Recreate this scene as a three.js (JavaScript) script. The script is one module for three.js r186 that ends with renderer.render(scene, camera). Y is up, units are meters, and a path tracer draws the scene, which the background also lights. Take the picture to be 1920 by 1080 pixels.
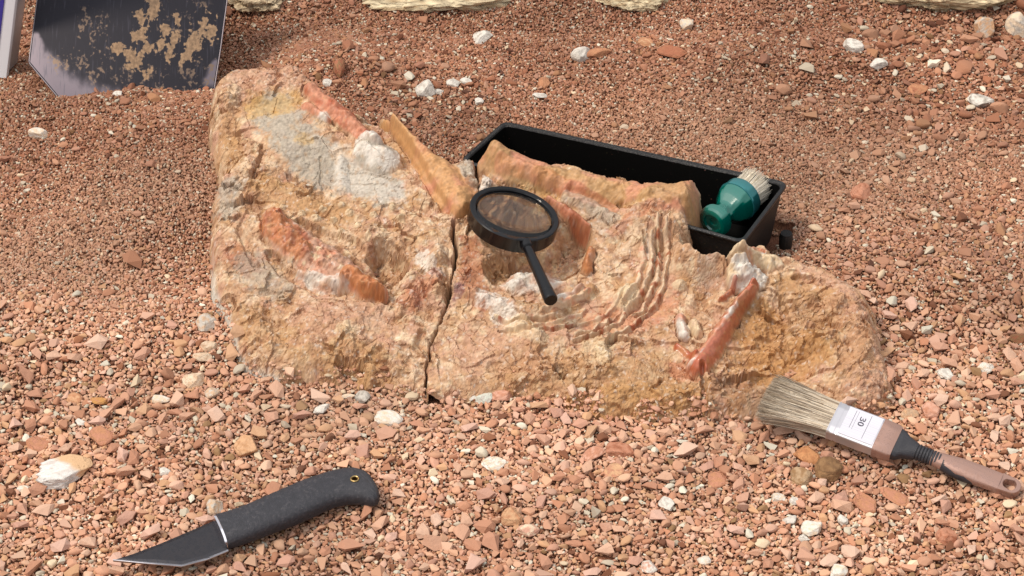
import * as THREE from 'three';
import { ImprovedNoise } from 'three/addons/math/ImprovedNoise.js';
import { Brush, Evaluator, SUBTRACTION } from 'three-bvh-csg';
import { ConvexGeometry } from 'three/addons/geometries/ConvexGeometry.js';
import { mergeGeometries, mergeVertices, toCreasedNormals } from 'three/addons/utils/BufferGeometryUtils.js';

// ---------------------------------------------------------------- camera, sky, sun, exposure
const PITCH = 38 * Math.PI / 180, FOV = 13.28, DIST = 2.32;
const scene = new THREE.Scene();
const camera = new THREE.PerspectiveCamera(FOV, 16 / 9, 0.05, 60);
camera.position.set(0, DIST * Math.sin(PITCH), DIST * Math.cos(PITCH));
camera.lookAt(0, 0, 0);
camera.updateMatrixWorld(true);
scene.add(camera);
{ // overcast sky with a soft bright part up and to the left
  const W = 256, H = 128, d = new Float32Array(W * H * 4), sd = new THREE.Vector3(-0.55, 0.95, 0.12).normalize();
  for (let j = 0; j < H; j++) for (let i = 0; i < W; i++) {
    const el = ((j + 0.5) / H - 0.5) * Math.PI, az = ((i + 0.5) / W - 0.5) * 2 * Math.PI;
    const v = new THREE.Vector3(Math.cos(el) * Math.cos(az), Math.sin(el), Math.cos(el) * Math.sin(az));
    const up = Math.max(0, v.y), g = Math.pow(Math.max(0, v.dot(sd)), 3);
    const L = v.y < 0 ? 0.14 : 0.22 + 0.34 * up + 0.50 * g;
    const k = (j * W + i) * 4;
    d[k] = L * 0.985; d[k + 1] = L; d[k + 2] = L * 1.05; d[k + 3] = 1;
  }
  const t = new THREE.DataTexture(d, W, H, THREE.RGBAFormat, THREE.FloatType);
  t.mapping = THREE.EquirectangularReflectionMapping; t.magFilter = THREE.LinearFilter; t.needsUpdate = true;
  scene.background = t; scene.environment = t; scene.environmentIntensity = 1;
}
const sun = new THREE.DirectionalLight(0xfff0dd, 1.5);
sun.position.set(-1.6, 2.6, 0.35); sun.target.position.set(0, 0, 0);
sun.castShadow = true; sun.shadow.radius = 22; sun.shadow.mapSize.set(4096, 4096);
Object.assign(sun.shadow.camera, { left: -1.2, right: 1.2, top: 1.2, bottom: -1.2, near: 0.1, far: 8 });
scene.add(sun, sun.target);
const renderer = new THREE.WebGLRenderer({ antialias: true });
renderer.toneMapping = THREE.LinearToneMapping;
renderer.toneMappingExposure = 1.58;
renderer.shadowMap.enabled = true;

// ---------------------------------------------------------------- helpers
const V3 = THREE.Vector3, V2 = THREE.Vector2;
let seed_ = 12345;
const seed = s => { seed_ = s >>> 0; };
function rnd() { seed_ = (seed_ + 0x6D2B79F5) >>> 0; let t = seed_; t = Math.imul(t ^ (t >>> 15), t | 1); t ^= t + Math.imul(t ^ (t >>> 7), t | 61); return ((t ^ (t >>> 14)) >>> 0) / 4294967296; }
const rr = (a, b) => a + (b - a) * rnd();
const gauss = () => (rnd() + rnd() + rnd() + rnd() - 2) * 0.87 * 1.2;
const clamp = (x, a = 0, b = 1) => Math.min(b, Math.max(a, x));
const lerp = (a, b, t) => a + (b - a) * t;
const sstep = (a, b, x) => { const t = clamp((x - a) / (b - a)); return t * t * (3 - 2 * t); };
const IN = new ImprovedNoise();
const noise = (x, y, z = 0) => IN.noise(x + 31.7, y + 17.3, z + 5.1);
function fbm(x, y, z, o) { let s = 0, a = 0.5, f = 1; for (let i = 0; i < o; i++) { s += a * noise(x * f, y * f, z + i * 7.7); a *= 0.5; f *= 2.03; } return s; }
function ridged(x, y, z, o) { let s = 0, a = 0.5, f = 1; for (let i = 0; i < o; i++) { s += a * (1 - 2 * Math.abs(noise(x * f, y * f, z + i * 3.3))); a *= 0.5; f *= 2.1; } return s; }
const lin = c => { const k = new THREE.Color(c); return [k.r, k.g, k.b]; };
const mix3 = (a, b, t) => { a[0] += (b[0] - a[0]) * t; a[1] += (b[1] - a[1]) * t; a[2] += (b[2] - a[2]) * t; return a; };

// a position of the photograph (1920 x 1080) looked up on a level or a sloping surface of the place
const FPX = 540 / Math.tan(FOV * Math.PI / 360);
const CF = new V3(0, -Math.sin(PITCH), -Math.cos(PITCH)), CU = new V3(0, Math.cos(PITCH), -Math.sin(PITCH)), CR = new V3(1, 0, 0);
const ray = (px, py) => CF.clone().addScaledVector(CR, (px - 960) / FPX).addScaledVector(CU, (540 - py) / FPX);
function onPlane(px, py, p0, n) { const d = ray(px, py), t = p0.clone().sub(camera.position).dot(n) / d.dot(n); return camera.position.clone().addScaledVector(d, t); }
const onY = (px, py, h) => onPlane(px, py, new V3(0, h, 0), new V3(0, 1, 0));
function toPx(p) { const d = p.clone().sub(camera.position), w = d.dot(CF); return [960 + FPX * d.dot(CR) / w, 540 - FPX * d.dot(CU) / w, w]; }

const used = {};
function numbered(n) { if (!(n in used)) { used[n] = 0; return n; } used[n]++; return n + '_' + String(used[n]).padStart(3, '0'); }
function tag(o, label, category, group) { o.userData = { label, category }; if (group) o.userData.group = group; return o; }
function add(o, name, parent = scene) { o.name = parent === scene ? numbered(name) : name; o.traverse(c => { if (c.isMesh) { c.castShadow = true; c.receiveShadow = true; } }); parent.add(o); return o; }
function part(name, geo, mat, parent, label) { const m = new THREE.Mesh(geo, mat); add(m, name, parent); if (label) m.userData = { label }; return m; }
function thing(name, label, category, pos = [0, 0, 0], group) { const g = new THREE.Group(); g.position.set(...pos); tag(g, label, category, group); return add(g, name); }

// tileable noise textures
function tileNoise(N, cells, oct, sd, fn) {
  const r = new Float32Array(N * N);
  let amp = 1, tot = 0, c = cells;
  for (let o = 0; o < oct; o++) {
    seed(sd + o * 101); const L = new Float32Array(c * c); for (let i = 0; i < c * c; i++) L[i] = rnd();
    for (let y = 0; y < N; y++) for (let x = 0; x < N; x++) {
      const fx = x / N * c, fy = y / N * c, ix = Math.floor(fx), iy = Math.floor(fy), ux = fx - ix, uy = fy - iy, sx = ux * ux * (3 - 2 * ux), sy = uy * uy * (3 - 2 * uy);
      const i1 = (ix + 1) % c, j1 = (iy + 1) % c;
      r[y * N + x] += amp * lerp(lerp(L[iy * c + ix], L[iy * c + i1], sx), lerp(L[j1 * c + ix], L[j1 * c + i1], sx), sy);
    }
    tot += amp; amp *= 0.62; c *= 2;
  }
  const d = new Uint8Array(N * N * 4);
  for (let i = 0; i < N * N; i++) { const q = fn(r[i] / tot); d[i * 4] = q[0]; d[i * 4 + 1] = q[1]; d[i * 4 + 2] = q[2]; d[i * 4 + 3] = 255; }
  const t = new THREE.DataTexture(d, N, N, THREE.RGBAFormat); t.wrapS = t.wrapT = THREE.RepeatWrapping; t.magFilter = THREE.LinearFilter; t.minFilter = THREE.LinearMipmapLinearFilter; t.generateMipmaps = true; t.needsUpdate = true; return t;
}
const grey = v => { const g = clamp((v - 0.2) / 0.6) * 255; return [g, g, g]; };
const T_rough = tileNoise(512, 32, 4, 7, grey);       // one tile = 6 cm when uv are metres
T_rough.repeat.set(1 / 0.06, 1 / 0.06);
const T_plastic = tileNoise(256, 64, 2, 9, grey); T_plastic.repeat.set(1 / 0.03, 1 / 0.03);

const T_grime = tileNoise(512, 24, 5, 15, v => { const g = sstep(0.55, 0.8, v), k = 0.95 + (v - 0.5) * 0.5; return [lerp(52, 84, g * 0.45) * k, lerp(52, 78, g * 0.45) * k, lerp(58, 76, g * 0.45) * k]; }); T_grime.colorSpace = THREE.SRGBColorSpace; T_grime.repeat.set(1 / 0.05, 1 / 0.05);
const T_wear = tileNoise(512, 20, 5, 25, v => { const g = clamp(70 + (v - 0.35) * 420, 50, 235); return [g, g, g]; }); T_wear.repeat.set(1 / 0.05, 1 / 0.05);
const M = {
  rock: new THREE.MeshStandardMaterial({ vertexColors: true, roughness: 0.93, flatShading: true }),
  bone: new THREE.MeshStandardMaterial({ vertexColors: true, roughness: 0.6 }),
  redBone: new THREE.MeshPhysicalMaterial({ vertexColors: true, roughness: 0.38, clearcoat: 0.6, clearcoatRoughness: 0.22 }),
  stone: new THREE.MeshStandardMaterial({ vertexColors: true, roughness: 0.95, bumpMap: T_rough, bumpScale: 0.0004 }),
  grain: new THREE.MeshStandardMaterial({ color: 0xffffff, roughness: 0.95 }),
  soil: new THREE.MeshStandardMaterial({ vertexColors: true, roughness: 1, bumpMap: T_rough, bumpScale: 0.002 }),
  blackPlastic: new THREE.MeshPhysicalMaterial({ color: new THREE.Color().setRGB(0.006, 0.006, 0.007), roughness: 0.2, specularIntensity: 0.7 }),
};

// closed rings of points -> a skin with end caps
function loft(rings, capA = true, capB = true) {
  const n = rings[0].length, pos = [], idx = [], uv = [];
  let run = 0;
  rings.forEach((r, k) => { if (k) run += r[0].distanceTo(rings[k - 1][0]); let s = 0; r.forEach((p, i) => { if (i) s += p.distanceTo(r[i - 1]); pos.push(p.x, p.y, p.z); uv.push(s, run); }); });
  for (let k = 0; k < rings.length - 1; k++) for (let i = 0; i < n; i++) { const a = k * n + i, b = k * n + (i + 1) % n, c = a + n, d = b + n; idx.push(a, b, d, a, d, c); }
  const cap = (r, flip) => { const c = new V3(); r.forEach(p => c.add(p)); c.multiplyScalar(1 / n); const base = pos.length / 3; pos.push(c.x, c.y, c.z); uv.push(0, 0); r.forEach(p => { pos.push(p.x, p.y, p.z); uv.push(p.x, p.z); }); for (let i = 0; i < n; i++) { const a = base + 1 + i, b = base + 1 + (i + 1) % n; flip ? idx.push(base, b, a) : idx.push(base, a, b); } };
  if (capA) cap(rings[0], true);
  if (capB) cap(rings[rings.length - 1], false);
  const g = new THREE.BufferGeometry(); g.setAttribute('position', new THREE.Float32BufferAttribute(pos, 3)); g.setAttribute('uv', new THREE.Float32BufferAttribute(uv, 2)); g.setIndex(idx); g.computeVertexNormals(); return g;
}
function creased(g, a = 0.7) { const h = toCreasedNormals(g, a); return h; }

// a broken stone: planes cut a ball, softened and roughened; half-sizes about 1
function stoneGeo(sd, nPlanes, detail, rough, soft = 14) {
  seed(sd);
  const pl = []; for (let i = 0; i < nPlanes; i++) { const n = new V3(gauss(), gauss(), gauss()).normalize(); pl.push([n, rr(0.62, 1.0)]); }
  let g = new THREE.IcosahedronGeometry(1, detail); g.deleteAttribute('uv'); g.deleteAttribute('normal'); g = mergeVertices(g, 1e-4);
  const p = g.attributes.position, v = new V3();
  for (let i = 0; i < p.count; i++) {
    v.fromBufferAttribute(p, i).normalize();
    let s = Math.exp(-soft * 1.08); for (const [n, h] of pl) { const c = n.dot(v); if (c > 0.05) s += Math.exp(-soft * h / c); }
    let r = -Math.log(s) / soft; r = Math.max(0.3, r);
    r *= 1 + rough * (fbm(v.x * 2.2 + sd, v.y * 2.2, v.z * 2.2, 3));
    p.setXYZ(i, v.x * r, v.y * r, v.z * r);
  }
  g.computeBoundingBox(); const b = g.boundingBox, c = b.getCenter(new V3()), s = b.getSize(new V3());
  g.translate(-c.x, -c.y, -c.z); g.scale(2 / s.x, 2 / s.y, 2 / s.z);
  return g;
}

// ---------------------------------------------------------------- ground
const mounds = [];
function mound(px, py, r, h, rz = r) { const p = onY(px, py, 0); mounds.push([p.x, p.z, r, rz, h]); }
mound(230, 150, 0.16, 0.020, 0.12); mound(600, 160, 0.08, 0.020, 0.07); mound(385, 145, 0.085, -0.044, 0.075); mound(175, 200, 0.05, -0.008, 0.03); mound(330, 190, 0.055, 0.009, 0.03);
mound(480, 330, 0.20, 0.050, 0.19); mound(330, 540, 0.07, -0.010, 0.05); mound(1800, 560, 0.16, 0.012, 0.2); mound(1720, 640, 0.05, -0.012, 0.05); mound(1000, 870, 0.2, 0.006, 0.07);
mound(1420, 120, 0.2, 0.014, 0.08); mound(900, 120, 0.1, -0.004, 0.06); mound(1560, 170, 0.06, -0.012, 0.03); mound(60, 620, 0.12, 0.012, 0.08);
const trayBed = [[918, 215], [1502, 336], [1404, 470], [830, 300]].map(([x, y]) => { const p = onY(x, y, 0.06); return [p.x, p.z]; });
const zTop = onY(960, 70, 0).z;
function G(x, z) {
  let y = 0.012 * fbm(x * 7, z * 7, 1, 3) + 0.004 * fbm(x * 28, z * 28, 2, 2);
  for (const [mx, mz, r, rz, h] of mounds) { const a = (x - mx) / r, b = (z - mz) / rz, q = a * a + b * b; if (q < 9) y += h * Math.exp(-q); }
  if (z < zTop) y += 0.30 * Math.min(zTop - z, 0.35);
  if (x > -0.1 && x < 0.35 && z < 0 && z > -0.4 && inside(trayBed, x, z)) y = Math.min(y, -0.006);
  return y;
}
function onGround(px, py, dh = 0) { let h = 0, p; for (let i = 0; i < 8; i++) { p = onY(px, py, h + dh); h = G(p.x, p.z); } return p; }
{
  const N = 330, pos = [], col = [], uv = [], idx = [];
  const s1 = t => { const a = Math.abs(t); return Math.sign(t) * (a < 0.8 ? a * 0.95 : 0.76 + Math.pow((a - 0.8) / 0.2, 2) * 3.2 + (a - 0.8) * 0.95); };
  const cA = lin('#8a5a40'), cB = lin('#6d4330'), cC = lin('#a0785c');
  for (let j = 0; j <= N; j++) for (let i = 0; i <= N; i++) {
    const x = s1(i / N * 2 - 1), z = s1(j / N * 2 - 1) - 0.12;
    pos.push(x, G(x, z) - 0.0015, z); uv.push(x, z);
    const c = mix3([...cA], cB, sstep(-0.1, 0.25, fbm(x * 30, z * 30, 4, 3))); mix3(c, cC, 0.5 * sstep(0.0, 0.3, fbm(x * 60, z * 60, 8, 2))); col.push(...c);
  }
  for (let j = 0; j < N; j++) for (let i = 0; i < N; i++) { const a = j * (N + 1) + i, b = a + 1, c = a + N + 1, d = c + 1; idx.push(a, c, b, b, c, d); }
  const g = new THREE.BufferGeometry(); g.setAttribute('position', new THREE.Float32BufferAttribute(pos, 3)); g.setAttribute('color', new THREE.Float32BufferAttribute(col, 3)); g.setAttribute('uv', new THREE.Float32BufferAttribute(uv, 2)); g.setIndex(idx); g.computeVertexNormals();
  const m = part('ground', g, M.soil, scene); m.userData = { kind: 'structure', label: 'red brown soil of the dig' };
}

// ---------------------------------------------------------------- the fossil: two blocks of stone on one slope
const TILT = 14 * Math.PI / 180, SN = new V3(0, Math.cos(TILT), Math.sin(TILT)), SU = new V3(0, Math.sin(TILT), -Math.cos(TILT));
const SP0 = onY(960, 752, 0.008);
SP0.x = 0;
// slope coordinates (metres across, metres up the slope) of a position in the photograph at relief r (metres above the slope)
function sl(px, py, r = 0) { const p = onPlane(px, py, SP0.clone().addScaledVector(SN, r), SN).sub(SP0); return [p.x, p.dot(SU)]; }
const PXM = p => { const w = p.clone().sub(camera.position).dot(CF); return w / FPX; }; // metres per photograph pixel there
// surface features: ridges, bumps and cuts along lines [px, py, radius in px]
function feat(prof, h, pts, o = {}) {
  const rel = (o.z ?? (h > 0 ? h * 0.7 : h * 0.3)) / 1000;
  const P = pts.map(([x, y, r]) => { const [a, b] = sl(x, y, rel); return [a, b, r * PXM(onPlane(x, y, SP0, SN))]; });
  let x0 = 1e9, x1 = -1e9, y0 = 1e9, y1 = -1e9; for (const [a, b, r] of P) { x0 = Math.min(x0, a - r); x1 = Math.max(x1, a + r); y0 = Math.min(y0, b - r); y1 = Math.max(y1, b + r); }
  return { prof, h: h / 1000, P, box: [x0 - 0.007, x1 + 0.007, y0 - 0.007, y1 + 0.007], ...o };
}
function nearK(P, x, y) { // 1 on the line, 0 at its radius, below 0 outside
  let best = -9;
  if (P.length === 1) return 1 - Math.hypot(x - P[0][0], y - P[0][1]) / P[0][2];
  for (let i = 0; i < P.length - 1; i++) {
    const [ax, ay, ar] = P[i], [bx, by, br] = P[i + 1], dx = bx - ax, dy = by - ay, t = clamp(((x - ax) * dx + (y - ay) * dy) / (dx * dx + dy * dy + 1e-12));
    const k = 1 - Math.hypot(x - ax - t * dx, y - ay - t * dy) / (ar + (br - ar) * t); if (k > best) best = k;
  }
  return best;
}
const hsh = (i, j, k) => { let h = Math.imul(i, 374761393) ^ Math.imul(j, 668265263) ^ Math.imul(k, 2246822519); h = Math.imul(h ^ (h >>> 13), 1274126177); return ((h ^ (h >>> 16)) >>> 0) / 4294967296; };
function facet(u, v, cell, k) { // flat tilted faces with small steps between them
  const a = Math.floor(u / cell), b = Math.floor(v / cell); let bd = 9, bi = 0, bj = 0, bx = 0, by = 0;
  for (let i = a - 1; i <= a + 1; i++) for (let j = b - 1; j <= b + 1; j++) { const x = (i + hsh(i, j, k)) * cell, y = (j + hsh(i, j, k + 1)) * cell, d = (x - u) * (x - u) + 1.6 * (y - v) * (y - v); if (d < bd || bd === 9) { bd = d; bi = i; bj = j; bx = x; by = y; } }
  return (hsh(bi, bj, k + 2) - 0.5) * cell * 0.16 + (u - bx) * (hsh(bi, bj, k + 3) - 0.5) * 0.75 + (v - by) * (hsh(bi, bj, k + 4) - 0.5) * 0.75;
}
function segD(P, x, y) { let b = 9; for (let i = 0; i < P.length - 1; i++) { const [ax, ay] = P[i], [bx, by] = P[i + 1], dx = bx - ax, dy = by - ay, t = clamp(((x - ax) * dx + (y - ay) * dy) / (dx * dx + dy * dy + 1e-12)); const d = Math.hypot(x - ax - t * dx, y - ay - t * dy); if (d < b) b = d; } return b; }
function inside(P, x, y) { let c = false; for (let i = 0, j = P.length - 1; i < P.length; j = i++) { const [xi, yi] = P[i], [xj, yj] = P[j]; if ((yi > y) !== (yj > y) && x < (xj - xi) * (y - yi) / (yj - yi) + xi) c = !c; } return c; }
const profile = { ridge: k => 1.12 * Math.sin(clamp(k) * Math.PI / 2), bump: k => { const q = 1 - (1 - k) * (1 - k); return q * q; }, cut: k => sstep(0, 0.5, k), flat: k => sstep(0, 0.3, k) };

const slabTop = new Map(), slabCore = new Set(), CELL = 0.002;            // highest stone surface over each 2 mm cell of ground
const cellKey = (x, z) => Math.round(x / CELL) * 100003 + Math.round(z / CELL);
const stoneY = (x, z) => { let b = slabTop.get(cellKey(x, z)); return b === undefined ? -1 : b; };

const C = {
  tan: lin('#c9a07c'), pale: lin('#dfc1a0'), ochre: lin('#bd9160'), pink: lin('#c99c82'), brown: lin('#8f6347'), grey: lin('#b6ad9d'), greyd: lin('#a39a8c'), white: lin('#e9e2d6'), cream: lin('#e3cba6'),
  orange: lin('#c27a48'), red: lin('#b4532f'), rust: lin('#a85a38'), yellow: lin('#d3a85a'), purple: lin('#93666a'), salmon: lin('#d08a6a'),
};
// block(name, label, outer edge, broken edge, features, stains)
function block(name, label, outer, broken, feats, stains, opt) {
  const th = 0.0;
  const OUT = outer.map(([x, y, r]) => sl(x, y, (r ?? 0) / 1000)), BRK = broken.map(([x, y, r]) => sl(x, y, (r ?? 0) / 1000)), POLY = [...OUT, ...BRK];
  let x0 = 9, x1 = -9, y0 = 9, y1 = -9; for (const [a, b] of POLY) { x0 = Math.min(x0, a); x1 = Math.max(x1, a); y0 = Math.min(y0, b); y1 = Math.max(y1, b); }
  const st = 0.00085; x0 -= 0.004; y0 -= 0.004; const nx = Math.ceil((x1 - x0 + 0.004) / st), ny = Math.ceil((y1 - y0 + 0.004) / st);
  const at = new Int32Array((nx + 1) * (ny + 1)).fill(-1), pos = [], col = [], fine = [], id = [];
  const parts = [...new Set(feats.filter(f => f.part).map(f => f.part))];
  for (let j = 0; j <= ny; j++) for (let i = 0; i <= nx; i++) {
    const u = x0 + i * st, v = y0 + j * st;
    // uneven outline
    const ea = opt.even && v > opt.even ? 0.0007 : 0.0022, eu = u + ea * noise(u * 70, v * 70, 11), ev = v + ea * noise(u * 70, v * 70, 13);
    const isIn = inside(POLY, eu, ev), dO = segD(OUT, eu, ev), dB = segD(BRK, eu, ev);
    if (!isIn && Math.min(dO, dB) > 0.0018) continue;
    const sgn = isIn ? 1 : -1;
    const wu = u + 0.0016 * noise(u * 110, v * 110, 1) + 0.0002 * noise(u * 240, v * 240, 2), wv = v + 0.0016 * noise(u * 110, v * 110, 3) + 0.0002 * noise(u * 240, v * 240, 4);
    let R = 0, smooth = 0, pid = -1, pk = 0;
    const c = mix3([...C.tan], C.pale, sstep(-0.08, 0.26, fbm(u * 60, v * 60, 21, 4)));
    mix3(c, C.ochre, 0.52 * sstep(0.04, 0.26, fbm(u * 40, v * 40, 25, 5))); mix3(c, C.pink, 0.75 * sstep(0.02, 0.26, fbm(u * 48, v * 48, 29, 4)));
    mix3(c, C.brown, 0.6 * sstep(0.08, 0.32, fbm(u * 95, v * 95, 33, 4))); mix3(c, C.cream, 0.7 * sstep(0.12, 0.3, fbm(u * 120, v * 120, 35, 4)));
    for (const s of stains) {
      if (u < s.box[0] || u > s.box[1] || v < s.box[2] || v > s.box[3]) continue;
      const k = nearK(s.P, wu, wv); if (k <= 0) continue;
      const f = (s.f ?? 60) * 1.4, n = fbm(u * f, v * f, 41 + s.h * 1000, 5), n2 = fbm(u * 330, v * 330, 43 + s.h * 900, 3);
      mix3(c, s.col, clamp(s.amt * 0.9 * sstep(0, s.soft ? s.soft + 0.2 : 0.6, 1.3 * k + 1.3 * n + 0.6 * n2 - 0.08)));
    }
    for (const f of feats) {
      if (u < f.box[0] || u > f.box[1] || v < f.box[2] || v > f.box[3]) continue;
      let k = nearK(f.P, wu, wv); if (k < -0.6) continue;
      if (f.part) k += (f.smooth > 0.65 ? 0.16 : 0.5) * fbm(u * 55, v * 55, 211, 3);
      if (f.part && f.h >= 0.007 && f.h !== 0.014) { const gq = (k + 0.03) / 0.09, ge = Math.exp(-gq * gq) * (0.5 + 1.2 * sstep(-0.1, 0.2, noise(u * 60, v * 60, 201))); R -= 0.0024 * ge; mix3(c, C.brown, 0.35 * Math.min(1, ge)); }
      if (k <= 0) continue;
      R += f.h * profile[f.prof](k) * (1 + (f.rough ?? 0.25) * fbm(u * 90, v * 90, 51, 3) * 1.6);
      if (f.col) {
        const cc = [...f.col];
        if (f.col2) mix3(cc, f.col2, sstep(-0.05, 0.25, fbm(u * (f.f2 ?? 45), v * (f.f2 ?? 45), 61, 4)));
        if (f.spot) mix3(cc, f.spot, sstep(0.14, 0.3, fbm(u * 130, v * 130, 71, 3)));
        mix3(c, cc, clamp((f.amt ?? 0.9) * sstep(0.0, 0.22, k)));
      }
      if (f.smooth) smooth = Math.max(smooth, f.smooth * sstep(0, 0.3, k));
      if (f.part && k > 0.06) { pid = parts.indexOf(f.part); pk = k; }
    }
    // broken, lumpy natural surface
    const q = 1 - smooth;
    const cr = 0.12 + 1.15 * sstep(-0.14, 0.22, fbm(u * 13, v * 13, 84, 3)), wx = u + 0.004 * noise(u * 60, v * 60, 86), wy = v + 0.004 * noise(u * 60, v * 60, 88);
    R += 0.006 * fbm(u * 16, v * 16, 81, 2) + q * (opt.lump ?? 0.0045) * 0.6 * (0.3 + cr) * fbm(wx * 42, wy * 42, 87, 2) + q * (0.45 + 0.75 * cr) * (opt.fac ?? 1) * (facet(wx, wy, 0.021, 5) + 0.8 * facet(wx, wy, 0.0085, 15)) - q * 0.0030 * sstep(0.55, 0.95, 1 - 2.4 * Math.abs(noise(wx * 38, wy * 38, 91))) * cr;
    const p = SP0.clone().addScaledVector(new V3(1, 0, 0), u).addScaledVector(SU, v).addScaledVector(SN, R);
    // round the rim down to the ground; along the break it only falls a little
    const wO = 0.016 * (1 + 0.6 * noise(u * 30, v * 30, 121)), tO = clamp(dO * sgn / wO + 0.02), fO = Math.sqrt(1 - (1 - tO) * (1 - tO));
    const drop = p.y - (G(p.x, p.z) - 0.012), top = p.y;
    p.y -= Math.max(0, drop) * (1 - fO);
    const wB = 0.0019 * (1 + 0.8 * noise(u * 50, v * 50, 123)), tB = clamp(dB * sgn / wB + 0.02), fB = Math.sqrt(1 - (1 - tB) * (1 - tB));
    p.y -= Math.min(0.017, Math.max(0, p.y - G(p.x, p.z) + 0.004)) * (1 - fB);
    if (opt.rim) opt.rim(c, u, v, fO, p);
    at[j * (nx + 1) + i] = pos.length / 3; pos.push(p.x, p.y, p.z); col.push(...c); fine.push(q, cr, dO); id.push(pid);
  }
  const nor0 = new THREE.BufferGeometry(); const idx = [], by = [[], ...parts.map(() => [])];
  const tri = (a, b, c) => { idx.push(a, b, c); let k = -1; if (id[a] === id[b] || id[a] === id[c]) k = id[a]; else if (id[b] === id[c]) k = id[b]; by[k + 1].push(a, b, c); };
  for (let j = 0; j < ny; j++) for (let i = 0; i < nx; i++) { const a = at[j * (nx + 1) + i], b = at[j * (nx + 1) + i + 1], c = at[(j + 1) * (nx + 1) + i], d = at[(j + 1) * (nx + 1) + i + 1]; if (a >= 0 && b >= 0 && d >= 0) tri(a, b, d); if (a >= 0 && d >= 0 && c >= 0) tri(a, d, c); }
  nor0.setAttribute('position', new THREE.Float32BufferAttribute(pos, 3)); nor0.setIndex(idx); nor0.computeVertexNormals(); const N = nor0.attributes.normal.array, PA = nor0.attributes.position.array;
  for (let i = 0; i < pos.length / 3; i++) {
    const x = pos[i * 3], y = pos[i * 3 + 1], z = pos[i * 3 + 2], q = fine[i * 3], cr = fine[i * 3 + 1];
    const wx = x + 0.003 * noise(x * 70, y * 70, z * 70 + 9), wy = y + 0.003 * noise(x * 70, y * 70, z * 70 + 19), wz = z + 0.003 * noise(x * 70, y * 70, z * 70 + 29);
    const e = q * ((opt.crag ?? 0.0038) * 0.55 * cr * (Math.abs(noise(wx * 80, wy * 80, wz * 80)) + 0.55 * Math.abs(noise(wx * 170, wy * 170, wz * 170)) - 0.4) + 0.0020 * cr * fbm(x * 230, y * 230, z * 230, 2)) + (0.25 + 0.75 * q) * 0.0013 * fbm(x * 420, y * 420, z * 420, 2);
    const cz_ = q * 0.0012 * sstep(0.78, 0.98, 1 - 3.2 * Math.abs(noise(wx * 62 + 40, wy * 62, wz * 62))) * sstep(-0.1, 0.15, noise(x * 25, y * 25, z * 25 + 50)), c = [col[i * 3], col[i * 3 + 1], col[i * 3 + 2]];
    for (let k = 0; k < 3; k++) PA[i * 3 + k] = pos[i * 3 + k] = pos[i * 3 + k] + N[i * 3 + k] * (e - cz_);
    
    mix3(c, C.white, 0.4 * q * sstep(0.17, 0.34, fbm(x * 240, y * 240, z * 240 + 3, 3))); mix3(c, C.brown, 0.45 * q * sstep(0.12, 0.36, fbm(x * 180, y * 180, z * 180 + 7, 3))); mix3(c, C.ochre, 0.35 * sstep(0.1, 0.34, fbm(x * 150, y * 150, z * 150 + 11, 3)));
    const b = 0.85 + 0.42 * fbm(x * 400, y * 400, z * 400 + 13, 2); for (let k = 0; k < 3; k++) col[i * 3 + k] = c[k] * b;
    const key = cellKey(pos[i * 3], pos[i * 3 + 2]), o = slabTop.get(key); if (o === undefined || pos[i * 3 + 1] > o) slabTop.set(key, pos[i * 3 + 1]); if (fine[i * 3 + 2] > 0.022) slabCore.add(key);
  }
  nor0.computeVertexNormals();
  const cx = pos.reduce((s, v, i) => i % 3 === 0 ? s + v : s, 0) / (pos.length / 3), cz = pos.reduce((s, v, i) => i % 3 === 2 ? s + v : s, 0) / (pos.length / 3), base = [cx, G(cx, cz), cz];
  const root = thing(name, label, 'fossil', base);
  by.forEach((list, k) => {
    if (!list.length) return;
    const map = new Map(), p2 = [], c2 = [], n2 = [], u2 = [], i2 = [];
    for (const a of list) { if (!map.has(a)) { map.set(a, p2.length / 3); p2.push(pos[a * 3] - base[0], pos[a * 3 + 1] - base[1], pos[a * 3 + 2] - base[2]); c2.push(col[a * 3], col[a * 3 + 1], col[a * 3 + 2]); n2.push(N[a * 3], N[a * 3 + 1], N[a * 3 + 2]);  } i2.push(map.get(a)); }
    const g = new THREE.BufferGeometry(); g.setAttribute('position', new THREE.Float32BufferAttribute(p2, 3)); g.setAttribute('normal', new THREE.Float32BufferAttribute(n2, 3)); g.setAttribute('color', new THREE.Float32BufferAttribute(c2, 3)); g.setIndex(i2);
    const [nm, lb] = k ? parts[k - 1].split('|') : ['stone_matrix', null];
    part(nm, g, k ? (nm === 'leg_bone' ? M.redBone : M.bone) : M.rock, root, lb);
  });
  return root;
}
let sid = 0;
const stain = (col, amt, pts, o = {}) => feat('flat', (sid++) % 40, pts, { col, amt, z: o.z ?? 2, ...o });

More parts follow.
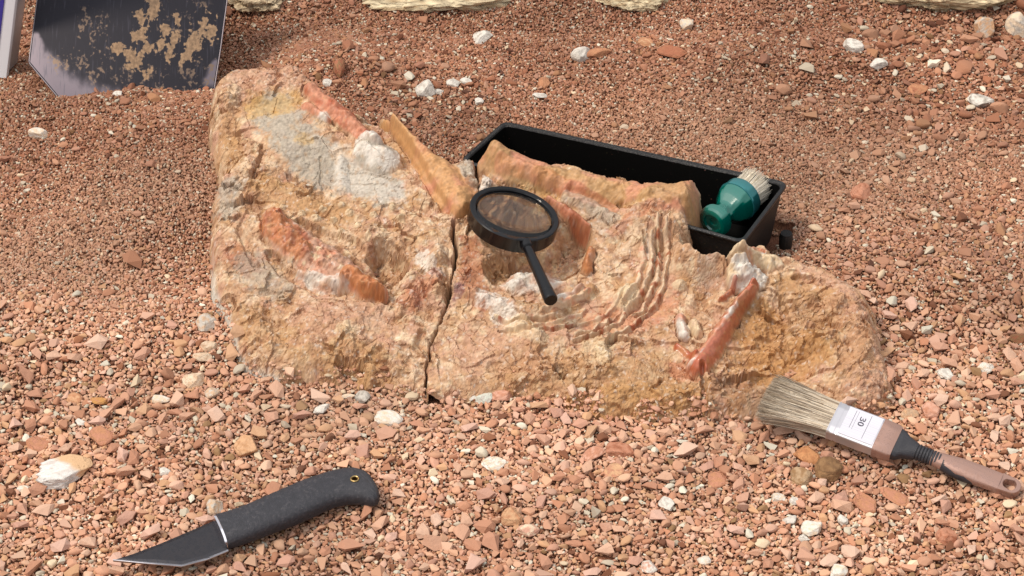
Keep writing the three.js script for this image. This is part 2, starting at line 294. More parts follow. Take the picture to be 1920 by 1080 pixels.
// --- left block
const crack = [[889, 285, 12], [893, 315, 12], [897, 345, 12], [888, 375, 10], [868, 396, 8], [850, 408, 6], [846, 440, 4], [853, 470, 4], [848, 508, 3], [838, 540, 3], [832, 575, 3], [820, 608, 2], [806, 640, 2], [800, 680, 0], [797, 745, 0]];
const leftOuter = [[797, 745], [770, 733], [735, 738], [716, 727], [690, 724], [655, 712], [640, 703], [600, 698], [520, 700], [490, 693], [460, 680], [442, 650], [432, 615], [425, 580], [405, 550], [392, 525], [390, 480], [389, 420], [393, 350], [409, 310], [400, 290], [391, 250], [386, 200, -4], [388, 160, -4], [424, 131, -4], [478, 119, -6], [520, 118, -6], [575, 125, -6], [600, 148, -6], [625, 178, -6], [660, 203, -6], [688, 207, -4], [722, 226, -4], [712, 205, -2], [703, 183, -2], [712, 177, -2], [745, 213, -2], [775, 246, -2], [803, 274, -2], [835, 290, -2], [868, 284, -2]];
block('fossil_block', 'left tan stone block with grey upper face and orange skull bone, before the shovel', leftOuter, crack, [
  feat('bump', 10, [[560, 250, 190]]), feat('bump', 8, [[620, 620, 170]]), feat('bump', 5, [[450, 420, 110]]), feat('bump', 9, [[450, 170, 90], [560, 150, 70]]),
  feat('bump', -7, [[560, 330, 60], [640, 330, 60]]), feat('flat', 0, [[510, 230, 70], [590, 300, 66], [700, 330, 66]], { smooth: 0.6 }),
  feat('ridge', 9, [[588, 170, 20], [612, 190, 22], [642, 214, 24], [680, 246, 20], [706, 268, 16]], { part: 'bone|orange striped bone running down the upper edge', col: C.salmon, col2: C.red, f2: 60, smooth: 0.7, z: 10 }),
  feat('ridge', 6, [[575, 200, 12], [592, 212, 14], [612, 226, 10]], { part: 'bone|orange striped bone running down the upper edge', col: C.salmon, col2: C.white, smooth: 0.7, z: 8 }),
  feat('ridge', 15, [[694, 276, 36], [718, 290, 36]], { col: C.white, col2: C.grey, amt: 0.85, rough: 0.1, z: 10, smooth: 0.7 }),
  feat('ridge', 14, [[706, 183, 9], [740, 222, 14], [775, 262, 21], [803, 295, 30], [830, 325, 44], [854, 360, 42], [864, 384, 24]], { part: 'wing_bone|smooth ochre bone tapering to a thin point', col: lin('#cf9a63'), col2: C.salmon, f2: 30, smooth: 0.9, z: 9 }), feat('cut', -7, [[720, 225, 8], [752, 262, 9], [785, 310, 9], [812, 360, 9], [838, 395, 8]], { z: 2 }),
  feat('ridge', 7, [[872, 300, 18], [884, 335, 15]], { col: C.grey, col2: C.brown, amt: 0.8, z: 9 }),
  feat('ridge', 11, [[512, 404, 26], [540, 440, 44], [598, 482, 46], [650, 508, 36], [700, 536, 20], [722, 545, 8]], { part: 'skull_bone|orange red bone with white flecks', col: C.pink, col2: C.salmon, spot: C.cream, f2: 70, smooth: 0.15, rough: 0.7, z: 8 }),
  feat('ridge', 2.5, [[506, 408, 28], [535, 434, 34], [560, 462, 26]], { part: 'skull_bone|orange red bone with white flecks', col: C.orange, col2: C.rust, f2: 80, amt: 0.75, smooth: 0.3, z: 12 }),
  feat('ridge', 3, [[560, 505, 12], [610, 525, 16], [650, 522, 12]], { part: 'skull_bone|orange red bone with white flecks', col: C.white, col2: C.pink, f2: 80, amt: 0.7, z: 10, rough: 0.8 }),
  feat('ridge', 6, [[655, 512, 18], [690, 530, 18], [714, 542, 8]], { part: 'skull_bone|orange red bone with white flecks', col: C.orange, col2: C.orange, smooth: 0.6, z: 12 }),
  feat('cut', -8, [[560, 418, 10], [610, 440, 14], [655, 455, 16], [690, 485, 18]], { rough: 0.6 }),
  feat('cut', -26, [[718, 488, 38], [738, 508, 38]], { rough: 0.4 }), feat('bump', -8, [[712, 522, 34]]),
  feat('ridge', 7, [[690, 430, 26], [740, 450, 22]], { rough: 0.6 }), feat('ridge', 6, [[775, 520, 24], [770, 555, 24]], { rough: 0.6 }),
  feat('cut', -6, [[505, 478, 10], [530, 510, 14], [600, 550, 16], [680, 562, 16], [745, 570, 10]], { rough: 0.7 }),
  feat('cut', -4, [[470, 395, 8], [450, 440, 8], [480, 500, 10]], { rough: 0.6 }),
  ...[[565, 395, 9], [592, 402, 11], [625, 405, 9], [655, 392, 12], [668, 418, 10], [700, 395, 9], [605, 385, 8], [640, 378, 8], [720, 425, 9], [750, 400, 9], [680, 378, 8], [530, 385, 8], [775, 395, 8], [690, 440, 9], [735, 380, 8], [640, 425, 9]].map(([x, y, r]) => feat('ridge', 3.5, [[x, y, r]], { col: C.cream, amt: 0.75, z: 5 })),
  feat('cut', -2.2, [[600, 300, 3], [603, 345, 3], [606, 378, 4]]), feat('cut', -6, [[492, 284, 4], [487, 310, 5], [476, 332, 4]]), feat('cut', -1.3, [[620, 335, 3], [680, 345, 2], [720, 348, 2]]), feat('cut', -1.3, [[640, 318, 2], [700, 330, 2], [745, 342, 2]]),
  feat('ridge', 5, [[640, 300, 14], [640, 350, 18]], { col: C.white, amt: 0.3 }), 
  feat('cut', -12, [[640, 686, 12], [668, 700, 22]], { rough: 0.7 }), feat('cut', -10, [[706, 722, 14], [722, 728, 10]], { rough: 0.6 }), feat('cut', -6, [[790, 625, 10], [783, 655, 10]]),
  feat('ridge', 7, [[720, 665, 40], [765, 690, 30]], { rough: 0.6 }), feat('ridge', 6, [[560, 640, 60], [650, 620, 60]], { rough: 0.5 }), feat('ridge', 5, [[480, 600, 30], [510, 650, 26]], { rough: 0.5 }),
  feat('ridge', 5, [[455, 340, 24], [460, 310, 24]], { rough: 0.6 }), feat('ridge', 6, [[430, 180, 26], [420, 230, 24]], { rough: 0.6 }),
  feat('bump', -5, [[500, 215, 40], [560, 210, 30]]),
  feat('ridge', 8, [[820, 470, 22], [815, 500, 24], [815, 545, 16]], { rough: 0.7 }), feat('bump', 6, [[800, 440, 50]]),
], [
  stain(C.grey, 0.95, [[520, 225, 62], [560, 270, 70], [600, 320, 56], [690, 330, 62], [720, 350, 50]], { soft: 0.35, f: 45 }), stain(C.grey, 0.8, [[430, 350, 32], [425, 400, 30]], { soft: 0.5 }), stain(C.white, 0.35, [[640, 290, 30], [660, 330, 40], [730, 360, 40]], { f: 90 }),
  stain(C.yellow, 0.55, [[545, 200, 30], [480, 210, 30]], { f: 80 }), stain(C.yellow, 0.5, [[570, 270, 20]], {}), stain(C.ochre, 0.7, [[430, 240, 30], [440, 300, 26]], { f: 60 }), stain(C.pink, 0.7, [[470, 150, 50], [570, 150, 50]], { f: 50 }),
  stain(C.ochre, 0.75, [[500, 360, 50], [560, 370, 40], [640, 400, 40]], { f: 70 }), stain(C.brown, 0.6, [[480, 380, 30]], {}), stain(C.ochre, 0.6, [[440, 600, 50], [560, 640, 60], [700, 690, 60]], { f: 50 }), stain(C.pink, 0.6, [[600, 600, 80], [700, 600, 60]], { f: 40 }),
  stain(C.rust, 0.55, [[430, 470, 30], [470, 500, 26]], { f: 80 }), stain(C.greyd, 0.6, [[470, 500, 50], [520, 540, 40]], { f: 90 }), stain(C.cream, 0.8, [[650, 632, 22]], {}), stain(C.white, 0.7, [[790, 480, 20], [820, 520, 16]], { f: 110 }), stain(C.red, 0.45, [[770, 560, 30], [815, 520, 24]], { f: 90 }),
  stain(C.grey, 0.8, [[690, 220, 20]], {}),
], { lump: 0.0055, crag: 0.0045, fac: 0.6, rim: (c, u, v, f, p) => { const q = toPx(p); if (q[0] < 525 && q[1] > 470) mix3(c, lin('#dcd8cc'), 0.9 * (1 - sstep(0.55, 0.85, f)) * sstep(470, 560, q[1])); } });

// --- right block
const crackR = [...crack].reverse().map(([x, y, r], i, a) => [x + (y > 600 ? 2 : y > 420 ? 4 + 4 * Math.sin(y * 0.06) : 3), y, r]);
const rightOuter = [[895, 290, 0], [905, 264, 0], [922, 251, 0], [945, 256, 0], [990, 278, 0], [1040, 292, 0], [1100, 300, 0], [1160, 312, 0], [1220, 327, 0], [1270, 325, 0], [1310, 326, 0], [1324, 345, -7], [1321, 378, 0], [1305, 405, 20], [1296, 425, 22], [1300, 440, 22], [1330, 458, 22], [1360, 461, 22], [1383, 446, 20], [1410, 441, -7], [1450, 451, -7], [1470, 470, -7], [1500, 475, -7], [1560, 498, -7], [1600, 516, -7], [1628, 540, -7], [1650, 584, -7], [1656, 636, -7], [1668, 686, -7], [1684, 730, -7], [1682, 775, 2], [1640, 790], [1580, 800], [1500, 800], [1440, 792], [1400, 782], [1318, 772], [1260, 784], [1200, 790], [1140, 785], [1080, 780], [1060, 755], [1030, 740], [960, 730], [900, 738], [830, 745]];
block('fossil_block', 'right tan stone block with ribs and polished red bone, under the magnifying glass', rightOuter, crackR, [
  feat('bump', 9, [[1000, 650, 130], [1150, 690, 110]]), feat('bump', 16, [[1580, 640, 110]]), feat('bump', 12, [[1585, 560, 50], [1620, 640, 52], [1640, 720, 52]]), feat('bump', 6, [[1200, 430, 90]]), feat('bump', 20, [[1215, 405, 80], [1275, 410, 80]], { z: 10 }), feat('bump', 24, [[1300, 465, 62], [1375, 478, 62]], { z: 18 }),
  feat('bump', -20, [[955, 405, 75], [1000, 470, 80]]), feat('cut', -20, [[942, 500, 42], [1000, 502, 62], [1052, 486, 50], [1078, 446, 40]], { rough: 0.25, z: 0 }),
  feat('ridge', 6, [[918, 274, 26], [935, 280, 26]], { part: 'long_bone|long orange and ochre limb bone along the upper edge', col: C.ochre, col2: C.salmon, f2: 38, smooth: 0.85, z: 18 }), feat('ridge', 5, [[1290, 350, 26], [1294, 372, 24]], { part: 'long_bone|long orange and ochre limb bone along the upper edge', col: lin('#c99a6c'), col2: C.tan, f2: 38, smooth: 0.7, z: 18 }),
  feat('ridge', 14, [[922, 279, 42], [965, 302, 40], [1040, 322, 34], [1120, 339, 33], [1200, 354, 37], [1270, 362, 52], [1292, 360, 50]], { part: 'long_bone|long orange and ochre limb bone along the upper edge', col: C.ochre, col2: C.salmon, f2: 34, amt: 0.78, smooth: 0.8, z: 14 }),
  feat('ridge', 4, [[940, 300, 16], [1000, 318, 16], [1060, 336, 14]], { part: 'long_bone|long orange and ochre limb bone along the upper edge', col: C.salmon, col2: C.orange, f2: 60, amt: 0.5, smooth: 0.8, z: 18 }),
  feat('ridge', 2, [[1075, 345, 18], [1120, 362, 16], [1150, 372, 12]], { part: 'long_bone|long orange and ochre limb bone along the upper edge', col: C.rust, col2: C.salmon, f2: 60, amt: 0.6, smooth: 0.8, z: 18 }),
  feat('ridge', 6, [[905, 330, 18], [915, 352, 14]], { col: C.white, col2: C.pink, amt: 0.7, z: 10 }),
  feat('ridge', 8, [[1028, 374, 10], [1060, 395, 14], [1100, 425, 10]], { part: 'bone|rust coloured ridge of bone beside the lens', col: C.rust, col2: C.salmon, smooth: 0.5, z: 2 }),
  feat('ridge', 7, [[1060, 368, 12], [1110, 385, 16], [1150, 412, 16]], { rough: 0.6, col: C.grey, amt: 0.4 }),
  feat('cut', -8, [[1078, 438, 34]], { rough: 0.4 }),
  feat('bump', 25, [[980, 526, 46], [1016, 520, 46]], { col: C.white, col2: C.pink, amt: 0.9, z: -4, smooth: 0.6, rough: 0.1 }),
  feat('ridge', 10, [[1105, 470, 14], [1100, 500, 13]], { part: 'bone|stubby orange peg of bone', col: C.orange, col2: C.pink, smooth: 0.5, z: 4 }),
  feat('ridge', 9, [[880, 540, 20], [930, 562, 24], [985, 578, 24], [1030, 580, 22], [1075, 562, 18], [1110, 535, 14]], { rough: 0.5, z: 6 }),
  feat('ridge', 6, [[1030, 568, 9], [1062, 552, 9], [1090, 538, 8]], { part: 'rib|short white rib piece on the rim of the hollow', col: C.white, col2: C.pink, smooth: 0.6, z: 10 }),
  feat('flat', 0, [[1130, 590, 60], [1190, 560, 70], [1240, 520, 50]], { smooth: 0.45, z: 4 }), feat('bump', -6, [[1215, 570, 60]], { smooth: 0.5 }),
  ...[[150, 118, 38, 78, 6, 4], [176, 138, 50, 86, 4, 2.5], [207, 158, 22, 60, 5, 3.5], [221, 170, -4, 34, 6, 5], [224, 172, 44, 66, 5, 3], [238, 182, -8, 68, 6, 5.5], [252, 193, -14, 36, 6, 5], [268, 206, -14, 56, 5, 4.5], [160, 126, 70, 112, 4, 3.5], [196, 152, 62, 104, 4, 3.5]].flatMap(([rx, ry, t0, t1, w, h], q) => {
    const line = (dx, ww, n = 9) => { const p = []; for (let i = 0; i <= n; i++) { const t = (t0 + (t1 - t0) * i / n) * Math.PI / 180, j = 9 * noise(i * 0.55, q * 3.7, 7); p.push([985 + (rx + dx + j) * Math.cos(t), 470 + (ry + dx * 0.8 + j) * Math.sin(t), ww * (i === 0 || i === n ? 0.5 : 0.8 + 0.4 * Math.abs(Math.sin(i * 1.3 + q)))]); } return p; };
    return [feat('cut', q > 3 ? -4 : -2, line(8, 4), { z: 4, smooth: 0.6 }), feat('ridge', h * 0.55, line(0, w), { part: 'rib', col: C.pale, col2: q > 3 ? C.rust : C.salmon, spot: C.cream, f2: 110, smooth: 0.6, z: 6, rough: 0.9 })];
  }),
  feat('ridge', 9, [[1170, 556, 24], [1180, 540, 22]], { col: C.cream, col2: C.pale, amt: 0.8, z: 6 }), feat('ridge', 7, [[1128, 660, 16], [1132, 680, 14]], { col: C.cream, amt: 0.7 }), feat('ridge', 8, [[1105, 715, 24], [1145, 700, 16]], { rough: 0.5 }), feat('ridge', 7, [[1275, 530, 15]], { col: C.cream, amt: 0.8 }),
  feat('ridge', 5, [[970, 610, 26], [1010, 640, 20]], { col: C.cream, amt: 0.6 }), feat('ridge', 6, [[1060, 740, 20], [1075, 755, 24]], {}),
  feat('ridge', 11, [[1385, 482, 30], [1415, 474, 32], [1440, 476, 26]], { part: 'bone_head|cream lumpy end of the red bone', col: C.cream, col2: C.salmon, spot: C.white, f2: 55, smooth: 0.3, rough: 0.5, z: 12 }),
  feat('ridge', 10, [[1385, 515, 26], [1420, 510, 24]], { part: 'bone_head|cream lumpy end of the red bone', col: C.white, col2: C.cream, rough: 0.6, z: 12 }),
  feat('ridge', 14, [[1414, 528, 10], [1392, 556, 15], [1362, 600, 19], [1333, 645, 24], [1310, 676, 26]], { part: 'leg_bone|polished brick red bone', col: lin('#bb6040'), col2: C.rust, smooth: 1, rough: 0.05, z: 12 }),
  feat('ridge', 2, [[1398, 540, 6], [1365, 582, 8], [1325, 632, 8], [1294, 668, 8]], { part: 'leg_bone|polished brick red bone', col: C.salmon, col2: C.white, f2: 70, smooth: 1, rough: 0.05, z: 20 }),
  feat('ridge', 6, [[1270, 642, 9], [1288, 655, 11], [1300, 668, 8]], { part: 'leg_bone|polished brick red bone', col: C.red, col2: C.orange, smooth: 0.9, z: 8 }),
  feat('ridge', 9, [[1278, 590, 11], [1285, 620, 12]], { part: 'bone|knobby pink and white bone piece', col: C.white, col2: C.salmon, z: 8 }), feat('ridge', 9, [[1300, 600, 12], [1310, 618, 9]], { part: 'bone|knobby pink and white bone piece', col: C.cream, col2: C.salmon, z: 8 }),
  feat('ridge', 6, [[1352, 560, 5], [1378, 530, 6]], { col: C.red, amt: 0.7, z: 8 }), feat('bump', -9, [[1330, 530, 34], [1318, 570, 24]]), feat('bump', -6, [[1330, 480, 40]]),
  // right lobe: a deep rough hollow with a raised rim
  feat('bump', -14, [[1440, 600, 70], [1430, 680, 80], [1480, 700, 70]]), feat('bump', -5, [[1350, 735, 50]]), feat('bump', 13, [[1350, 740, 100], [1450, 750, 100], [1590, 730, 100]]), feat('cut', -5, [[1468, 555, 8], [1476, 600, 8], [1470, 650, 8]], { rough: 0.8 }), feat('ridge', 7, [[1430, 590, 30], [1420, 640, 28]], { rough: 0.7 }), feat('ridge', 7, [[1510, 640, 34], [1560, 660, 30]], { rough: 0.7 }), feat('ridge', 6, [[1520, 560, 30], [1560, 580, 28]], { rough: 0.6 }), feat('ridge', 8, [[1590, 720, 40], [1620, 750, 34]], { rough: 0.6 }), feat('ridge', 6, [[1410, 700, 24], [1440, 690, 22]], { rough: 0.7 }), feat('cut', -6, [[1490, 520, 8], [1540, 530, 10]], { rough: 0.7 }),
  feat('cut', -7, [[1316, 700, 5], [1318, 740, 6], [1320, 775, 7]]), feat('ridge', 8, [[1150, 750, 50], [1240, 745, 46]], { rough: 0.5 }), feat('cut', -7, [[1240, 715, 7], [1228, 740, 8]]), feat('cut', -5, [[930, 690, 20], [960, 695, 10]], { rough: 0.8 }), feat('cut', -5, [[1000, 690, 16], [1025, 680, 8]], { rough: 0.8 }),
  feat('cut', -4, [[1205, 455, 4], [1212, 475, 5]]), feat('cut', -5, [[1228, 466, 4], [1240, 490, 4]]), feat('bump', -8, [[1250, 470, 40]]),
], [
  stain(lin('#bd8c54'), 0.8, [[1090, 760, 50], [1180, 760, 60], [1290, 750, 50]], { f: 45 }), stain(lin('#bb8850'), 0.85, [[1430, 590, 64], [1430, 690, 80], [1520, 660, 64]], { f: 40 }), stain(C.brown, 0.6, [[1350, 740, 50], [1420, 760, 50]], { f: 70 }), stain(C.pink, 0.7, [[1560, 540, 60], [1610, 640, 50], [1620, 730, 60]], { f: 40 }), stain(C.ochre, 0.7, [[1470, 530, 40], [1530, 545, 40]], { f: 60 }),
  stain(C.rust, 0.6, [[880, 500, 30], [900, 560, 30], [880, 450, 20]], { f: 90 }), stain(C.purple, 0.8, [[862, 540, 14], [858, 555, 14]], {}), stain(C.white, 0.8, [[915, 560, 28], [960, 600, 26], [930, 585, 20]], { f: 100 }), stain(C.pink, 0.6, [[900, 660, 70], [1000, 680, 60]], { f: 40 }), stain(C.salmon, 0.55, [[1180, 600, 60], [1240, 570, 50], [1120, 600, 40]], { f: 80 }),
  stain(C.ochre, 0.5, [[980, 700, 90], [1150, 720, 100], [1260, 700, 80]], { f: 50 }), stain(C.ochre, 0.5, [[1540, 600, 90], [1600, 690, 70]], { f: 50 }), stain(C.white, 0.6, [[1220, 470, 26]], { f: 80 }), stain(C.grey, 0.45, [[1120, 390, 40], [1150, 440, 30]], { f: 80 }), stain(C.red, 0.4, [[1150, 440, 20], [1250, 400, 20]], { f: 80 }), stain(C.salmon, 0.6, [[1290, 700, 30], [1270, 690, 26]], { f: 90 }), stain(C.yellow, 0.5, [[1000, 345, 30], [1190, 380, 40]], { f: 60 }), stain(C.cream, 0.6, [[1120, 660, 40]], { f: 80 }), stain(C.greyd, 0.4, [[1330, 510, 30]], {}),
], { lump: 0.0075, crag: 0.0062, even: sl(1100, 420)[1], fac: 0.95 });

// ---------------------------------------------------------------- black tray behind the fossil
const TRAY_H = 0.060;
const trayC = [[945, 226], [1479, 341], [1394, 454], [862, 300]].map(([x, y]) => onY(x, y, TRAY_H));
const trayPoly = trayC.map(p => [p.x, p.z]);
{
  const g0 = -0.002, ctr = trayC.reduce((s, p) => s.add(p), new V3()).multiplyScalar(0.25);
  // ring: corners rounded by r, moved in by d, at height y
  function ring(d, r, y, n = 6) {
    const out = [], c = trayC.map(p => new V2(p.x, p.z));
    const ins = c.map((p, i) => { const a = c[(i + 3) % 4], b = c[(i + 1) % 4], u = a.clone().sub(p).normalize(), w = b.clone().sub(p).normalize(), s = Math.abs(u.x * w.y - u.y * w.x); return { p: p.clone().addScaledVector(u, d / s).addScaledVector(w, d / s), u, w }; });
    for (const { p, u, w } of ins) { const ang = Math.acos(clamp(u.dot(w), -1, 1)), cut = r / Math.tan(ang / 2); const A = p.clone().addScaledVector(u, cut), B = p.clone().addScaledVector(w, cut); for (let k = 0; k <= n; k++) { const t = k / n, a = A.clone().lerp(p, t), b = p.clone().lerp(B, t), q = a.lerp(b, t); out.push(new V3(q.x - ctr.x, y - g0, q.y - ctr.z)); } }
    return out.reverse();
  }
  const t = thing('tray', 'long black plastic tray half hidden behind the right fossil block', 'tray', [ctr.x, g0, ctr.z]);
  const dustT = (n, b0) => { const N = 512, d = new Uint8Array(N * N * 4); seed(55); for (let i = 0; i < N * N; i++) { d.set([b0, b0, b0, 255], i * 4); } for (let k = 0; k < n; k++) { const x = Math.floor(rnd() * N), y = Math.floor(rnd() * N), c = rnd() < 0.2 ? [150, 120, 100] : [78, 58, 48], s = rnd() < 0.15 ? 2 : 1; for (let a = 0; a < s; a++) for (let b = 0; b < s; b++) d.set([...c.map(v => v * rr(0.6, 1)), 255], (((y + a) % N) * N + (x + b) % N) * 4); } const tx = new THREE.DataTexture(d, N, N); tx.colorSpace = THREE.SRGBColorSpace; tx.wrapS = tx.wrapT = THREE.RepeatWrapping; tx.magFilter = THREE.LinearFilter; tx.repeat.set(1 / 0.22, 1 / 0.22); tx.needsUpdate = true; return tx; }, dustD = dustT(6500, 15), dustIn = dustT(500, 9);
  const dusty = new THREE.MeshStandardMaterial({ map: dustD, roughness: 0.55, bumpMap: T_plastic, bumpScale: 0.0002 });
  const inner = new THREE.MeshPhysicalMaterial({ map: dustIn, roughness: 0.6, specularIntensity: 0.15 });
  const Y = TRAY_H;
  part('outer_wall', creased(loft([ring(0.008, 0.008, g0, 6), ring(0.003, 0.009, Y - 0.012), ring(0.0022, 0.009, Y - 0.004)], true, false), 0.5), dusty, t);
  part('rim', creased(loft([ring(0.0022, 0.009, Y - 0.0042), ring(0, 0.010, Y - 0.004), ring(-0.0006, 0.010, Y - 0.002), ring(0.0002, 0.010, Y - 0.0004), ring(0.0016, 0.009, Y), ring(0.0034, 0.008, Y - 0.0006), ring(0.0042, 0.008, Y - 0.003)], false, false), 1.2), new THREE.MeshStandardMaterial({ color: new THREE.Color().setRGB(0.010, 0.0095, 0.0095), roughness: 0.3, bumpMap: T_plastic, bumpScale: 0.0002 }), t);
  part('inner_wall', creased(loft([ring(0.0042, 0.008, Y - 0.003), ring(0.006, 0.008, Y - 0.02), ring(0.0095, 0.008, g0 + 0.006), ring(0.016, 0.006, g0 + 0.003)], false, true), 0.6), inner, t);
  // stacking foot on the right corner
  const f = onGround(1474, 456, 0.008), fl = [];
  for (const [k, y] of [[0.9, -0.008], [1, -0.004], [1, 0.006], [0.85, 0.009]]) { const r = []; for (let i = 0; i < 14; i++) { const a = -i / 14 * Math.PI * 2; r.push(new V3(f.x - ctr.x + Math.cos(a) * 0.0065 * k, f.y + y - g0, f.z - ctr.z - 0.004 + Math.sin(a) * 0.0065 * k)); } fl.push(r); }
  part('foot', creased(loft(fl), 0.6), dusty, t);
}

// ---------------------------------------------------------------- helpers for hand tools: a frame from an axis and a width
function frameMatrix(o, X, Zw) { const x = X.clone().normalize(), y = Zw.clone().cross(x).normalize(), z = x.clone().cross(y).normalize(); return new THREE.Matrix4().makeBasis(x, y, z).setPosition(o); }
function place(root, m) { m.decompose(root.position, root.quaternion, root.scale); return root; }
// rings across an x axis: [x, half width z, half thickness y, exponent, z offset, y offset]
function xLoft(list, n = 28) { return loft(list.map(([x, wz, wy, e = 2, oz = 0, oy = 0]) => { const r = []; for (let i = 0; i < n; i++) { const a = i / n * Math.PI * 2, c = Math.cos(a), s = Math.sin(a); r.push(new V3(x, oy + wy * Math.sign(s) * Math.pow(Math.abs(s), 2 / e), oz + wz * Math.sign(c) * Math.pow(Math.abs(c), 2 / e))); } return r.reverse(); })); }
function hairs(n, fn, axis, sides = 3) { // fn(i) -> {p: [points], r, c}
  const pos = [], idx = [], col = [], e1 = Math.abs(axis.y) > 0.5 ? new V3(1, 0, 0) : new V3(0, 1, 0), e2 = e1.clone().cross(axis).normalize();
  for (let i = 0; i < n; i++) { const h = fn(i), b = pos.length / 3; h.p.forEach((q, k) => { const r = h.r * (1 - 0.55 * k / (h.p.length - 1)); for (let s = 0; s < sides; s++) { const a = s / sides * Math.PI * 2, v = q.clone().addScaledVector(e1, Math.cos(a) * r).addScaledVector(e2, Math.sin(a) * r); pos.push(v.x, v.y, v.z); col.push(...h.c); } }); for (let k = 0; k < h.p.length - 1; k++) for (let s = 0; s < sides; s++) { const a = b + k * sides + s, c = b + k * sides + (s + 1) % sides; idx.push(a, c, c + sides, a, c + sides, a + sides); } }
  const g = new THREE.BufferGeometry(); g.setAttribute('position', new THREE.Float32BufferAttribute(pos, 3)); g.setAttribute('color', new THREE.Float32BufferAttribute(col, 3)); g.setIndex(idx); g.computeVertexNormals(); return g;
}
const hairMat = new THREE.MeshStandardMaterial({ vertexColors: true, roughness: 0.6 });
const lathe = (pts, n = 48) => { const g = new THREE.LatheGeometry(pts.map(([r, y]) => new V2(r, y)), n); return g; };

// ---------------------------------------------------------------- green shaving brush in the tray
{
  const E = onY(1336, 418, 0.043), AX = CR.clone().multiplyScalar(0.0475).addScaledVector(CU, 0.0400).addScaledVector(CF, 0.044);
  const len = AX.length(), t = thing('shaving_brush', 'green shaving brush with cream bristles lying in the black tray', 'brush');
  const m = new THREE.Matrix4(), y = AX.clone().normalize(), z = new V3(0, 1, 0).cross(y).normalize(), x = y.clone().cross(z); m.makeBasis(x, y, z).setPosition(E); place(t, m);
  const green = new THREE.MeshPhysicalMaterial({ color: new THREE.Color().setRGB(0.0, 0.135, 0.10), roughness: 0.12, clearcoat: 1, clearcoatRoughness: 0.08 });
  const teal = new THREE.MeshPhysicalMaterial({ color: new THREE.Color().setRGB(0.02, 0.17, 0.18), roughness: 0.35, metalness: 0.25, clearcoat: 0.5 });
  const s = len / 0.081 * 1.04;
  const P = pts => pts.map(([r, q]) => [r * s, q * s]);
  part('handle', creased(lathe(P([[0, 0.003], [0.0035, 0.003], [0.0045, 0.0015], [0.0085, 0.001], [0.0095, -0.0008], [0.0145, -0.0003], [0.0162, 0.002], [0.0166, 0.005], [0.0158, 0.009], [0.0128, 0.0125], [0.011, 0.016], [0.0108, 0.019], [0.0125, 0.023], [0.0165, 0.029], [0.0192, 0.035], [0.0200, 0.040]])), 0.9), green, t);
  part('collar', creased(lathe(P([[0.0200, 0.040], [0.0210, 0.0405], [0.0212, 0.042], [0.0204, 0.0428], [0.0204, 0.0515], [0.0198, 0.0525], [0.0150, 0.0526]])), 0.7), teal, t);
  seed(77);
  const cA = lin('#fbf4e6'), cB = lin('#f0e4cd'), cD = lin('#3a2a20');
  part('bristles', hairs(1500, () => { const a = rnd() * 6.283, q = Math.sqrt(rnd()), r0 = 0.0165 * s * q, sp = 1.10 + 0.12 * rnd(), L = (0.0265 - 0.004 * q * q + rr(-0.003, 0.002)) * s, b = [gauss() * 0.0015, gauss() * 0.0015]; const p = []; for (let k = 0; k < 4; k++) { const u = k / 3; p.push(new V3(Math.cos(a) * r0 * (1 + (sp - 1) * u) + b[0] * u * u, 0.0515 * s + L * u, Math.sin(a) * r0 * (1 + (sp - 1) * u) + b[1] * u * u)); } return { p, r: 0.00032, c: mix3([...cA], rnd() < 0.05 ? cD : cB, rnd()) }; }, new V3(0, 1, 0)), hairMat, t);
}

